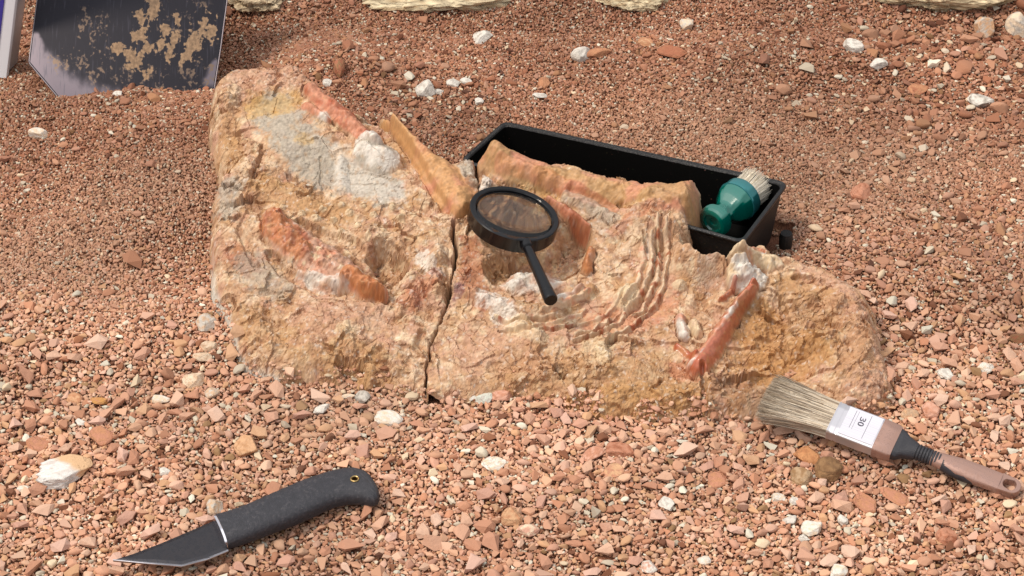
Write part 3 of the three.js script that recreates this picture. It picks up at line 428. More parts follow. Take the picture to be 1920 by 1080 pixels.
// ---------------------------------------------------------------- magnifying glass lying over the hollow of the right block
{
  const n = new V3(0.225, 0.974, -0.025).normalize(), c = onY(963, 407, 0.072), a = onPlane(980, 466, c, n), b = onPlane(1023, 562, c, n);
  const X = b.clone().sub(a).normalize(), Z = X.clone().cross(n), t = thing('magnifying_glass', 'round magnifying glass with a black rim and handle on the right fossil block', 'magnifying glass');
  place(t, frameMatrix(c, X, Z));
  const R = 0.0425, L = b.clone().sub(c).dot(X) + 0.001;
  part('rim', creased(lathe([[R - 0.0060, 0.0036], [R - 0.0052, 0.0048], [R - 0.0012, 0.0050], [R - 0.0002, 0.0042], [R - 0.0004, -0.0088], [R - 0.0012, -0.0100], [R - 0.0044, -0.0100], [R - 0.005, -0.0015], [R - 0.0068, -0.001], [R - 0.0068, 0.0010], [R - 0.0054, 0.0016], [R - 0.0060, 0.0036]], 72), 0.6), M.blackPlastic, t);
  const lens = [], rl = R - 0.0060; for (let k = 0; k <= 14; k++) { const q = k / 14; lens.push([rl * Math.sin(q * Math.PI / 2), -0.0008 - 0.0042 * Math.cos(q * Math.PI / 2)]); } for (let k = 14; k >= 0; k--) { const q = k / 14; lens.push([rl * Math.sin(q * Math.PI / 2), 0.0008 + 0.0042 * Math.cos(q * Math.PI / 2)]); }
  lens[0][0] = 0; lens[lens.length - 1][0] = 0;
  part('lens', lathe(lens, 64), new THREE.MeshPhysicalMaterial({ color: new THREE.Color().setRGB(0.82, 0.78, 0.69), roughness: 0.0, transmission: 1, thickness: 0.006, ior: 1.45, specularIntensity: 0.5 }), t);
  const xl = (p, n2 = 32) => { const g = lathe(p.map(([x, r]) => [r, x]), n2); g.rotateZ(-Math.PI / 2); return g; };
  part('collar', creased(xl([[R - 0.003, 0], [R - 0.003, 0.0060], [R + 0.0045, 0.0056], [R + 0.0055, 0.0046], [R + 0.0055, 0]]), 0.6), M.blackPlastic, t);
  part('handle', creased(xl([[R + 0.003, 0], [R + 0.003, 0.0042], [R + 0.012, 0.0046], [L - 0.022, 0.0055], [L - 0.012, 0.0061], [L - 0.0105, 0.0057], [L - 0.0095, 0.0062], [L - 0.0015, 0.0064], [L - 0.0003, 0.0058], [L, 0.0058], [L - 0.0004, 0.0040], [L - 0.0004, 0]]), 0.6), M.blackPlastic, t);
}

// ---------------------------------------------------------------- flat paintbrush at the right
{
  const Tp = onY(1442, 742, 0.034), Ep = onGround(1913, 921, 0.008), X = Ep.clone().sub(Tp), L = X.length();
  const Zw = CR.clone().multiplyScalar(-10).addScaledVector(CU, -55).addScaledVector(CF, -42);
  const t = thing('paintbrush', 'flat paintbrush with grey bristles, silver ferrule and brown and black handle', 'paintbrush');
  place(t, frameMatrix(Tp, X, Zw));
  const px = x => (x - 1442) / 471 * L;
  const copper = new THREE.MeshPhysicalMaterial({ color: new THREE.Color().setRGB(0.35, 0.21, 0.165), roughnessMap: T_wear, roughness: 0.8, metalness: 0.35, clearcoat: 0.3 });
  const rubber = new THREE.MeshStandardMaterial({ color: new THREE.Color().setRGB(0.028, 0.028, 0.034), roughness: 0.55, bumpMap: T_plastic, bumpScale: 0.0002 });
  const steel = new THREE.MeshStandardMaterial({ color: new THREE.Color().setRGB(0.62, 0.60, 0.62), roughness: 0.36, metalness: 0.8 });
  const W = 0.0172, H = 0.0068, f0 = px(1564), f1 = px(1650), b1 = px(1684);
  part('ferrule', creased(xLoft([[f0, W * 1.0, H * 1.0, 7], [f0 + 0.0006, W * 1.02, H * 1.04, 7], [f0 + 0.002, W * 1.0, H, 7], [f0 + 0.006, W, H, 7], [f0 + 0.0068, W * 0.985, H * 0.95, 7], [f0 + 0.0082, W * 0.985, H * 0.95, 7], [f0 + 0.009, W, H, 7], [f1 - 0.008, W, H, 7], [f1, W, H, 7]], 56), 0.6), steel, t);
  // printed face: two lines, the size and one line
  const cv = document.createElement('canvas'); cv.width = 512; cv.height = 384; const g = cv.getContext('2d');
  g.fillStyle = '#d9d7de'; g.fillRect(0, 0, 512, 384); seed(3); for (let i = 0; i < 260; i++) { g.fillStyle = `rgba(${rnd() < 0.5 ? '255,255,255' : '150,145,160'},${0.05 + 0.1 * rnd()})`; g.fillRect(0, rnd() * 384, 512, 1 + 2 * rnd()); }
  g.fillStyle = '#6d6a74'; g.fillRect(108, 20, 7, 250); g.fillRect(150, 20, 4, 260); g.fillRect(338, 20, 7, 330);
  g.save(); g.translate(240, 120); g.rotate(Math.PI / 2); g.font = 'bold 120px sans-serif'; g.fillStyle = '#55525c'; g.textAlign = 'center'; g.textBaseline = 'middle'; g.fillText('30', 20, 0); g.restore();
  const tx = new THREE.CanvasTexture(cv); tx.colorSpace = THREE.SRGBColorSpace;
  const fl = f1 - f0 - 0.011, fp = new THREE.BoxGeometry(fl, 0.0004, W * 1.72); { const p = fp.attributes.position, u = fp.attributes.uv; for (let i = 0; i < p.count; i++) u.setXY(i, p.getX(i) / fl + 0.5, 0.5 - p.getZ(i) / (W * 1.72)); } fp.translate((f0 + f1) / 2 + 0.0045, H + 0.0001, 0);
  part('printed_face', fp, new THREE.MeshStandardMaterial({ map: tx, roughness: 0.4, metalness: 0.25 }), t);
  part('collar', creased(xLoft([[f1 - 0.0005, W * 0.97, H * 0.97, 6], [f1 + 0.0004, W * 1.03, H * 1.05, 6], [b1 - 0.003, W * 1.0, H * 1.0, 5], [b1, W * 0.94, H * 0.92, 5]], 48), 0.6), copper, t);
  const n0 = px(1702), n1 = px(1722), gr = [[b1 - 0.001, W * 0.90, H * 0.88, 4], [b1 + 0.004, W * 0.84, H * 0.9, 3], [n0, 0.0108, 0.0072, 2.4], [n1, 0.0076, 0.0066, 2]];
  for (let k = 0; k < 8; k++) { const x = n1 + (k + 0.2) / 8 * (px(1766) - n1), w = 0.0072 - k * 0.0001; gr.push([x, w - 0.0007, w - 0.0012, 2], [x + 0.0008, w + 0.0002, w - 0.0002, 2], [x + 0.0020, w + 0.0002, w - 0.0002, 2], [x + 0.0028, w - 0.0007, w - 0.0012, 2]); }
  gr.push([px(1772), 0.0072, 0.0064, 2, 0.0008, -0.0002], [px(1790), 0.0070, 0.0066, 2, 0.0024, -0.0008], [px(1815), 0.0066, 0.0066, 2, 0.0036, -0.001], [px(1832), 0.0056, 0.0060, 2, 0.0040, -0.001], [px(1842), 0.002, 0.003, 2, 0.0048, -0.001]);
  part('grip', creased(xLoft(gr, 32), 0.5), rubber, t);
  part('handle', creased(xLoft([[px(1745), 0.0062, 0.0055, 2], [px(1770), 0.0074, 0.0062, 2.2], [px(1800), 0.0092, 0.0066, 2.4], [px(1835), 0.0096, 0.0062, 2.6], [px(1862), 0.0092, 0.0056, 3], [px(1876), 0.0090, 0.0052, 3.4]], 32), 0.7), copper, t);
  { // hanging end with its slot
    const x0 = px(1875), x1 = L, r = 0.0090, sh = new THREE.Shape(); sh.moveTo(x0, -r); sh.lineTo(x1 - 0.008, -r * 0.9); sh.absellipse(x1 - 0.008, 0, 0.008, r * 0.9, -Math.PI / 2, Math.PI / 2); sh.lineTo(x0, r); sh.closePath();
    const hx0 = x0 + 0.0035, hx1 = x1 - 0.0042, hp = []; for (let k = 0; k < 24; k++) { const a = -k / 24 * Math.PI * 2, cx = Math.cos(a) > 0 ? hx1 - 0.004 : hx0 + 0.003, ry = Math.cos(a) > 0 ? 0.0052 : 0.0042; hp.push(new V2(cx + Math.cos(a) * 0.0036, Math.sin(a) * ry)); } sh.holes.push(new THREE.Path(hp));
    const e = new THREE.ExtrudeGeometry(sh, { depth: 0.006, bevelEnabled: true, bevelSize: 0.001, bevelThickness: 0.0014, bevelOffset: -0.001, bevelSegments: 3, curveSegments: 16 }); e.translate(0, 0, -0.003); e.rotateX(-Math.PI / 2);
    part('hanging_loop', creased(e, 0.6), copper, t);
  }
  seed(31);
  const cs = ['#c9b8a2', '#b5a38e', '#dccfba', '#9c8c7a', '#75675a', '#e6dccb'].map(lin), cT = lin('#d2b07a');
  part('bristles', hairs(4200, () => { const z = rr(-1, 1), y = rr(-1, 1), fan = 1.34 + 0.1 * gauss(), len = f0 + 0.004 + rr(-0.005, 0.0045) - 0.002 * z * z, bz = gauss() * 0.0034, by = gauss() * 0.0022, p = []; for (let k = 0; k < 5; k++) { const u = k / 4; p.push(new V3(f0 + 0.003 - len * u, y * H * 0.9 * (1 - 0.15 * u) + by * u * u - 0.0035 * u * u, z * W * 0.95 * (1 + (fan - 1) * Math.pow(u, 1.3)) + bz * u * u)); } return { p, r: 0.00030, c: mix3([...cs[Math.floor(rnd() * cs.length)]], cT, 0.12 * rnd()) }; }, new V3(1, 0, 0)), hairMat, t);
}

// ---------------------------------------------------------------- knife in the foreground gravel
const knifePts = [];
{
  const y0 = G(...(p => [p.x, p.z])(onGround(450, 990))) + 0.006, hm = y0 + 0.0105;
  const P = (x, y, h = hm) => onY(x, y, h), O = P(212, 1049), X = P(700, 914).sub(O), Xn = X.clone().normalize(), Zn = Xn.clone().cross(new V3(0, 1, 0)).multiplyScalar(1);
  const t = thing('knife', 'fixed blade knife with black rubber handle lying on the gravel', 'knife');
  place(t, frameMatrix(O, X, Zn));
  const loc = (x, y, h) => { const p = P(x, y, h).sub(O); return [p.dot(Xn), p.dot(Zn)]; };
  const pairs = [[401, 966, 431, 1033, 0.0098], [420, 961, 446, 1029, 0.0100], [440, 955, 463, 1023, 0.0104], [470, 944, 492, 1012, 0.0110], [500, 931, 520, 1001, 0.0114], [530, 918, 550, 990, 0.0116], [560, 905, 580, 977, 0.0116], [590, 894, 608, 963, 0.0112], [612, 887, 628, 955, 0.0108], [635, 881, 646, 951, 0.0106], [655, 877, 664, 951, 0.0106], [674, 875, 682, 955, 0.0104], [686, 877, 689, 955, 0.0100], [695, 881, 697, 951, 0.0095], [702, 889, 702, 943, 0.0080], [706, 900, 705, 932, 0.005]];
  const secs = pairs.map(([ax, ay, bx, by, th]) => { const a = loc(ax, ay), b = loc(bx, by), E = Math.hypot(a[0] - b[0], a[1] - b[1]) / 2; return [(a[0] + b[0]) / 2, 0.88 * Math.sqrt(Math.max(1e-6, E * E - th * th * 0.9)), th * 0.92, 2.7, (a[1] + b[1]) / 2 - 0.0014]; });
  for (const s of secs) knifePts.push([O.x + Xn.x * s[0] + Zn.x * s[4], O.z + Xn.z * s[0] + Zn.z * s[4], s[1] * 0.9]);
  let list = []; for (let i = 0; i < secs.length - 1; i++) for (let k = 0; k < 4; k++) { const q = k / 4, a = secs[i], b = secs[i + 1]; list.push(a.map((v, j) => lerp(v, b[j], q))); } list.push(secs[secs.length - 1]);
  // fine cross ribs on the belly of the grip
  list = list.map((s, i) => { const r = s[0] < secs[8][0] && s[0] > secs[1][0] && i % 2 ? 0.00025 : 0; return [s[0], s[1] - r, s[2] - r, s[3], s[4]]; });
  const rub = new THREE.MeshStandardMaterial({ color: new THREE.Color().setRGB(0.042, 0.042, 0.050), roughness: 0.6, bumpMap: T_plastic, bumpScale: 0.00025 });
  rub.map = T_grime; rub.color.set(0xffffff); let hg = xLoft(list, 44);
  const h0 = loc(665, 898, hm + 0.01);
  try {
    const A = new Brush(hg, rub), cyl = new THREE.CylinderGeometry(0.0034, 0.0034, 0.06, 24); cyl.translate(h0[0], 0, h0[1]); const B = new Brush(cyl, rub); A.updateMatrixWorld(); B.updateMatrixWorld();
    const ev = new Evaluator(); ev.useGroups = false; ev.attributes = ['position', 'normal', 'uv']; hg = ev.evaluate(A, B, SUBTRACTION).geometry;
  } catch (e) { console.log('hole', e.message); }
  part('handle', hg, rub, t);
  const ring = lathe([[0.0026, -0.0098], [0.0026, 0.0104], [0.0032, 0.0110], [0.0038, 0.0104], [0.0036, -0.0098], [0.0026, -0.0098]], 28); ring.translate(h0[0], 0, h0[1]);
  part('eyelet', creased(ring, 0.7), new THREE.MeshStandardMaterial({ color: new THREE.Color().setRGB(0.55, 0.38, 0.16), roughness: 0.35, metalness: 1 }), t);
  const s0 = secs[0], a0 = loc(400, 966), b0 = loc(432, 1034), sk = (b0[0] - a0[0]) / (b0[1] - a0[1]);
  { const r = []; for (const [dx, k] of [[-0.0022, 0.9], [-0.0020, 1.0], [-0.0002, 1.02], [0.0004, 0.98]]) { const q = []; for (let i = 0; i < 40; i++) { const a = -i / 40 * 6.2832, c = Math.cos(a), s = Math.sin(a), z = s0[4] + s0[1] * k * Math.sign(c) * Math.pow(Math.abs(c), 0.74); q.push(new V3(s0[0] + dx, s0[2] * k * Math.sign(s) * Math.pow(Math.abs(s), 0.74), z)); } r.push(q); } part('bolster', creased(loft(r), 0.6), new THREE.MeshStandardMaterial({ color: new THREE.Color().setRGB(0.75, 0.73, 0.76), roughness: 0.25, metalness: 1 }), t); }
  // blade: flat body and a ground edge
  const hb = hm + 0.0015, out = [[212, 1049], [250, 1037], [300, 1018], [350, 997], [403, 974], [430, 1029], [386, 1048], [340, 1060], [290, 1056]].map(([x, y]) => loc(x, y, hb));
  const bx0 = s0[0] - 0.001, sh = new THREE.Shape(out.map(([x, z]) => new V2(Math.min(x, bx0), -z)));
  const bg = new THREE.ExtrudeGeometry(sh, { depth: 0.0012, bevelEnabled: true, bevelSize: 0.0042, bevelThickness: 0.0012, bevelOffset: -0.0042, bevelSegments: 1 }); bg.translate(0, 0, -0.0006); bg.rotateX(-Math.PI / 2);
  part('blade', creased(bg, 0.25), new THREE.MeshStandardMaterial({ color: new THREE.Color().setRGB(0.06, 0.057, 0.062), roughness: 0.75, roughnessMap: T_wear, metalness: 0.85 }), t);
  const e = [[212, 1049.5], [290, 1057], [340, 1061], [386, 1049], [428, 1031]].map(([x, y]) => loc(x, y, hb)), pos = [], idx = [];
  e.forEach(([x, z], i) => { const w = i === 0 || i === 4 ? 0.0004 : 0.0012; x = Math.min(x, bx0); pos.push(x, 0.0019 - 0.0001, z - w, x, 0.0004, z + 0.0004, x, -0.0012, z - w); if (i) for (const k of [0, 1, 2]) { const a = (i - 1) * 3 + k, b = (i - 1) * 3 + (k + 1) % 3; idx.push(a, b, b + 3, a, b + 3, a + 3); } });
  const eg = new THREE.BufferGeometry(); eg.setAttribute('position', new THREE.Float32BufferAttribute(pos, 3)); eg.setIndex(idx); eg.computeVertexNormals();
  part('cutting_edge', eg, new THREE.MeshStandardMaterial({ color: new THREE.Color().setRGB(0.5, 0.48, 0.5), roughness: 0.3, metalness: 1 }), t);
}

// ---------------------------------------------------------------- shovel blade stuck in the soil, top left
{
  const P0 = onGround(112, 184, -0.001), a = 36 * Math.PI / 180, n = new V3(0, Math.cos(a), Math.sin(a)), U = new V3(0, Math.sin(a), -Math.cos(a));
  const loc = (x, y) => { const p = onPlane(x, y, P0, n).sub(P0); return [p.x, p.dot(U)]; };
  const out = [[112, 186], [230, 215], [300, 235], [398, 230], [403, 160], [414, 90], [426, 0], [440, -110], [95, -110], [70, 0], [62, 60], [55, 118]].map(([x, y]) => loc(x, y));
  const t = thing('shovel', 'dark steel shovel blade with dried mud patches stuck in the soil', 'shovel', [P0.x, P0.y, P0.z]);
  const m = new THREE.Matrix4().makeBasis(new V3(1, 0, 0), U, n);
  const sh = new THREE.Shape(out.map(([x, y]) => new V2(x, y)));
  const bl = new THREE.ExtrudeGeometry(sh, { depth: 0.0016, bevelEnabled: true, bevelSize: 0.0012, bevelThickness: 0.0008, bevelSegments: 2, bevelOffset: -0.0012 }); bl.translate(0, 0, -0.0008);
  let x0 = 9, x1 = -9, y0 = 9, y1 = -9; for (const [x, y] of out) { x0 = Math.min(x0, x); x1 = Math.max(x1, x); y0 = Math.min(y0, y); y1 = Math.max(y1, y); }
  const N = 900, d = new Uint8Array(N * N * 4), rg = new Uint8Array(N * N * 4);
  const blob = (pts) => { const q = pts.map(([x, y, r]) => { const [u, v] = loc(x, y); return [u, v, r * 0.00085]; }); return q; };
  const mud = [[[290, -30, 12], [291, 10, 11], [285, 40, 8]], [[258, 24, 9], [264, 36, 8]], [[385, 38, 12], [378, 60, 17], [362, 90, 15], [350, 112, 8]], [[262, 68, 10], [280, 86, 9]], [[222, 92, 9], [244, 106, 12], [258, 122, 10], [270, 136, 8]], [[310, 52, 6], [303, 82, 8]], [[328, 72, 8], [320, 105, 10]], [[330, 30, 6], [336, 48, 5]]].map(blob);
  const dust = [[[165, 45, 26], [190, 60, 26]], [[120, 115, 22], [160, 110, 26]], [[200, 125, 34], [260, 130, 36], [320, 130, 34]], [[350, 135, 40], [390, 140, 34]], [[330, 60, 60]]].map(blob), worn = [[[66, 70, 8], [66, 115, 28], [105, 165, 36], [150, 190, 34], [230, 200, 26]], [[400, 150, 18], [405, 120, 8]]].map(blob);
  const cS = [33, 31, 39], cM = [164, 134, 104], cW = [128, 118, 126], cD = [120, 100, 84];
  for (let j = 0; j < N; j++) for (let i = 0; i < N; i++) {
    const x = x0 + (i + 0.5) / N * (x1 - x0), y = y0 + (j + 0.5) / N * (y1 - y0), k = (j * N + i) * 4, c = [...cS];
    const n1 = fbm(x * 95, y * 60, 5, 4), n2 = fbm(x * 330, y * 260, 6, 3), sc = fbm(x * 500, y * 40, 9, 3);
    let w = 0; for (const q of worn) w = Math.max(w, sstep(0.0, 0.7, nearK(q, x, y) + 0.5 * n1)); mix3(c, cW, 0.8 * w); mix3(c, [70, 68, 78], 0.5 * sstep(0.1, 0.4, sc));
    let ds = 0; for (const q of dust) ds = Math.max(ds, nearK(q, x, y)); if (ds > 0) mix3(c, cD, 0.9 * sstep(0.06, 0.3, n1 * 0.9 + n2 * 0.7 + 0.16 * ds - 0.1) * sstep(0, 0.25, ds));
    let md = -1; for (const q of mud) md = Math.max(md, nearK(q, x, y)); const mm = sstep(0.2, 0.46, md + 2.3 * n1 + 1.0 * n2), mv = 0.9 + 0.35 * n2;  if (md > -0.5) mix3(c, cM.map(q => q * mv), mm * 0.92);
    d.set([c[0], c[1], c[2], 255], k); const ro = 255 * lerp(lerp(0.6, 0.5, w), 0.95, Math.max(md > -0.5 ? mm : 0, 0)), me = 255 * (md > -0.5 ? 0.5 * (1 - mm) : 0.5); rg.set([0, ro, me, 255], k);
  }
  const T = (arr, srgb) => { const q = new THREE.DataTexture(arr, N, N); if (srgb) q.colorSpace = THREE.SRGBColorSpace; q.magFilter = THREE.LinearFilter; q.repeat.set(1 / (x1 - x0), 1 / (y1 - y0)); q.offset.set(-x0 / (x1 - x0), -y0 / (y1 - y0)); q.needsUpdate = true; return q; };
  const rT = T(rg, false);
  const bm = part('blade', creased(bl.applyMatrix4(m), 0.4), new THREE.MeshStandardMaterial({ map: T(d, true), roughnessMap: rT, metalnessMap: rT, roughness: 1, metalness: 1 }), t);
  // worn bright edges
  const ed = pts => { const c = new THREE.CatmullRomCurve3(pts.map(([x, y]) => { const [u, v] = loc(x, y); return new V3(u, v, 0.0006).applyMatrix4(m); }), false, 'catmullrom', 0.05); return new THREE.TubeGeometry(c, 60, 0.0008, 6); };
  const em = new THREE.MeshStandardMaterial({ color: new THREE.Color().setRGB(0.24, 0.21, 0.225), roughness: 0.45, metalness: 0.8 });
  part('worn_edge', ed([[398, 200], [403, 160], [414, 90], [426, 0], [440, -100]]), em, bm); part('worn_edge', ed([[112, 186], [55, 118], [62, 60], [70, 0], [88, -80]]), em, bm);
}
// ---------------------------------------------------------------- white metal bar at the left edge
{
  const F0 = onGround(12, 142, 0.004), t = thing('metal_bar', 'white metal bar with a blue stripe standing left of the shovel', 'metal bar', [F0.x, F0.y, F0.z]);
  const B0 = onGround(37, 117, 0.004), D = B0.clone().sub(F0); D.y = 0; const dep = D.length(); D.normalize();
  const Wd = new V3(-D.z, 0, D.x).multiplyScalar(-1); if (Wd.x > 0) Wd.multiplyScalar(-1);
  const top = onPlane(29, 0, F0, new V3(0, 0.05, 1).normalize()), Up = top.sub(F0).normalize(), H = 0.26;
  const mt = new THREE.Matrix4().makeBasis(Wd.clone().negate(), Up, D.clone().negate()); // x to the right, y up the bar, z to the front
  const sh = (x0, x1, z0, z1, r) => { const s = new THREE.Shape(); s.moveTo(x0 + r, z0); s.lineTo(x1 - r, z0); s.quadraticCurveTo(x1, z0, x1, z0 + r); s.lineTo(x1, z1 - r); s.quadraticCurveTo(x1, z1, x1 - r, z1); s.lineTo(x0 + r, z1); s.quadraticCurveTo(x0, z1, x0, z1 - r); s.lineTo(x0, z0 + r); s.quadraticCurveTo(x0, z0, x0 + r, z0); return s; };
  const ext = (s, h, y0, mat, nm) => { const g = new THREE.ExtrudeGeometry(s, { depth: h, bevelEnabled: false, curveSegments: 4 }); g.rotateX(-Math.PI / 2); g.translate(0, y0, 0); g.applyMatrix4(mt); part(nm, creased(g, 0.4), mat, t); };
  const wh = new THREE.MeshStandardMaterial({ color: new THREE.Color().setRGB(0.74, 0.75, 0.78), roughness: 0.4 }), al = new THREE.MeshStandardMaterial({ color: new THREE.Color().setRGB(0.55, 0.54, 0.55), roughness: 0.4, metalness: 0.6 }), bl = new THREE.MeshStandardMaterial({ color: new THREE.Color().setRGB(0.05, 0.04, 0.30), roughness: 0.4 });
  ext(sh(-0.040, 0, 0.0005, 0.006, 0.001), H, -0.004, wh, 'front_face');
  ext(sh(-0.039, -0.0012, 0.006, dep, 0.003), H, 0.001, al, 'side_profile');
  ext(sh(-0.040, -0.0125, -0.0006, 0.0005, 0.0003), H - 0.02, 0.012, bl, 'stripe');
}

// ---------------------------------------------------------------- pale rock ledges along the top
function paintStone(g, hex, hex2, sd, sc = 2.2, spots = 0.35) {
  const p = g.attributes.position, a = lin(hex), b = lin(hex2), col = [], uv = [];
  for (let i = 0; i < p.count; i++) { const x = p.getX(i), y = p.getY(i), z = p.getZ(i), c = mix3([...a], b, sstep(-0.12, 0.28, fbm(x * sc + sd, y * sc, z * sc, 3))), k = 0.95 + spots * fbm(x * 7 + sd, y * 7, z * 7, 2); col.push(c[0] * k, c[1] * k, c[2] * k); }
  g.setAttribute('color', new THREE.Float32BufferAttribute(col, 3)); return g;
}
function boxUV(g, sx, sy, sz) { const p = g.attributes.position, n = g.attributes.normal, uv = []; for (let i = 0; i < p.count; i++) { const X = p.getX(i) * sx, Y = p.getY(i) * sy, Z = p.getZ(i) * sz; Math.abs(n.getY(i)) > 0.6 ? uv.push(X, Z) : Math.abs(n.getX(i)) > 0.6 ? uv.push(Z, Y) : uv.push(X, Y); } g.setAttribute('uv', new THREE.Float32BufferAttribute(uv, 2)); return g; }
const taken = []; // [x, z, r]
let ss = 500;
function stone(name, label, category, px, py, w, h, rot, hex, hex2, o = {}) {
  ss += 13;
  const c0 = onGround(px, py), k = PXM(c0), el = Math.asin(clamp(-ray(px, py).normalize().y, 0.2, 1));
  const ra = rot * Math.PI / 180, sx = w / 2 * k, flat = o.flat ?? 0.62, e = h / 2 * k, sz = e / Math.sqrt(Math.sin(el) ** 2 + (flat * Math.cos(el)) ** 2), sy = sz * flat;
  let g = stoneGeo(ss, o.planes ?? 11, o.detail ?? 9, o.rough ?? 0.10, o.soft ?? 42); if (o.crag) { const p = g.attributes.position; for (let i = 0; i < p.count; i++) { const x = p.getX(i), y = p.getY(i), z = p.getZ(i), k = 1 + o.crag * (fbm(x * 9, y * 5, z * 6, 4) + 0.5 * facet(x * 0.05, z * 0.05, 0.008, 9) / 0.002); p.setXYZ(i, x * k, y * k, z * k); } }
  if (o.jag) { const p = g.attributes.position; for (let i = 0; i < p.count; i++) { const x = p.getX(i); if (x < -0.35) { const z = p.getZ(i), q = 0.16 * Math.abs(((z * 3.2 + 10) % 1) - 0.5) * 2 * (-x - 0.35) / 0.65; p.setX(i, x + q); } } }
  g.computeVertexNormals(); paintStone(g, hex, hex2, ss, o.sc, o.spots);
  if (o.halves) { const p = g.attributes.position, cl = g.attributes.color, b = lin(o.halves); for (let i = 0; i < p.count; i++) { const q = sstep(-0.05, 0.2, p.getX(i) - 0.35 * p.getZ(i) + 0.3 * fbm(p.getX(i) * 2, p.getY(i) * 2, p.getZ(i) * 2, 3) - 0.12), c = mix3([cl.getX(i), cl.getY(i), cl.getZ(i)], b, q); cl.setXYZ(i, ...c); } }
  boxUV(g, sx, sy, sz); g.scale(sx, sy, sz);
  g = creased(g, 0.5); 
  const m = new THREE.Mesh(g, M.stone), y = G(c0.x, c0.z) + sy * (o.lift ?? 0.5), q = onY(px, py, y);
  m.position.copy(q); m.position.y = G(q.x, q.z) + sy * (o.lift ?? 0.5); m.rotation.set((o.tilt ?? 0), -Math.atan2(Math.sin(ra) * -1 / Math.sin(el), Math.cos(ra)) * -1, 0);
  m.rotation.y = -Math.atan2(Math.sin(ra) / Math.sin(el), Math.cos(ra));
  tag(m, label, category, o.group); add(m, name); taken.push([q.x, q.z, Math.max(sx, sz) * 0.8]); return m;
}
const W1 = '#ddd6ca', W2 = '#b9b0a4', CR1 = '#e0c9ad', CR2 = '#c9a98a', OR1 = '#ba8460', OR2 = '#a66f50', RD1 = '#a2664a', RD2 = '#89543c', GR1 = '#c3bbaf', GR2 = '#9c9488', TN1 = '#cfa37c', TN2 = '#b98a62', PK1 = '#d3a28a', PK2 = '#bd8468', BR1 = '#93704c', BR2 = '#7d5c3d';
const LG = { detail: 44, rough: 0.4, soft: 30, planes: 22, flat: 0.5, lift: 0.08, crag: 0.10, spots: 1.1, sc: 4 };
stone('rock_ledge', 'pale lumpy rock cut off by the top edge, just right of the shovel', 'rock', 475, -6, 120, 66, 4, '#c9b595', '#a38d70', LG);
stone('rock_ledge', 'long pale cream rock cut off by the top edge, above the fossil', 'rock', 830, -14, 330, 74, -2, '#d3c2a0', '#b59c78', LG);
stone('rock_ledge', 'short pale rock cut off by the top edge, above the tray', 'rock', 1185, -7, 150, 58, 3, '#d0bf9d', '#b39a77', LG);
stone('rock_ledge', 'long pale rock cut off by the top edge near the right corner', 'rock', 1760, -12, 300, 72, 2, '#c8b491', '#aa9270', LG);

// ---------------------------------------------------------------- loose stones that stand out
const S = (px, py, w, h, rot, a, b, label, o) => stone('stone', label, 'stone', px, py, w, h, rot, a, b, o);
const FL = { flat: 0.3, planes: 12, soft: 40, rough: 0.05 };
S(904, 70, 54, 26, -68, W1, W2, 'tall white shard standing out in the red soil, above the tray', { flat: 0.5 });
S(797, 167, 38, 38, 0, W1, W2, 'round whitish stone, largest of the pale ones behind the left fossil block');
S(848, 157, 26, 20, 20, W1, W2, 'pale stone just right of the round whitish stone behind the fossil');
S(873, 152, 22, 15, -10, W1, W2, 'small pale pebble, end one of the row right of the round whitish stone'); 
S(822, 172, 20, 12, -15, W1, GR1, 'little pale pebble touching the round whitish stone behind the fossil');
S(897, 190, 20, 14, 40, W1, GR1, 'little white pebble below the row of pale stones behind the tray');
S(1089, 102, 34, 32, 20, GR1, W1, 'grey white lumpy stone beside a flat orange chip, upper middle');
S(1119, 100, 24, 34, 60, OR1, OR2, 'flat orange chip beside the grey white lumpy stone', FL);
S(1211, 78, 30, 18, -25, OR1, TN1, 'small bright orange chip in the soil above the tray', FL);
S(1261, 98, 36, 34, -55, RD1, OR2, 'red brown triangular chip in the upper middle soil', FL);
S(1287, 45, 26, 24, 0, CR1, GR1, 'cream stone near the short pale rock at the top');
S(1600, 88, 28, 30, -60, W1, W2, 'white stone left of the rounded white one, upper right');
S(1648, 118, 34, 22, 8, W1, GR1, 'rounded white stone in the upper right soil');
S(1722, 166, 42, 22, -14, OR1, RD1, 'flat orange chip among the pale bits, upper right', FL);
S(1838, 188, 52, 30, 12, W1, GR2, 'split white and grey stone at the upper right');
S(1848, 47, 42, 46, 20, TN1, GR1, 'tan boulder, left of the two near the upper right corner', { flat: 0.8 });
S(1908, 42, 46, 46, 0, CR1, W2, 'pale boulder at the right frame edge near the upper corner', { flat: 0.8 });
S(1614, 360, 40, 34, 12, PK2, RD1, 'flat dull red chip right of the tray', FL);
S(1020, 155, 24, 22, 10, OR1, OR2, 'small orange chip, left of the grey white lumpy stone', FL);
S(1012, 180, 28, 13, 0, W1, W2, 'thin white sliver in the soil behind the tray');
S(636, 126, 22, 42, 0, RD1, BR1, 'long red brown stone standing behind the top of the left block', { flat: 0.5 });
S(614, 156, 18, 16, 0, W1, W2, 'small white pebble against the top of the left block');
S(72, 248, 18, 28, -75, CR1, W1, 'pale oval pebble below the white metal bar');
S(220, 177, 18, 12, 0, W1, GR1, 'small white pebble at the buried lip of the shovel');
S(386, 604, 46, 30, -60, GR1, CR2, 'pale grey wedge shaped stone beside the left block');
S(379, 668, 38, 24, 22, CR1, CR2, 'cream stone below the grey wedge, left of the block', { soft: 12 });
S(392, 648, 20, 26, 80, CR1, CR2, 'small cream stone between the grey wedge and the block', { soft: 12 });
S(362, 712, 44, 30, -8, CR1, CR2, 'cream stone, lowest of the pale ones left of the left block');
S(397, 738, 32, 22, -55, CR2, GR1, 'rounded buff stone at the lower left of the left block', { soft: 12 });
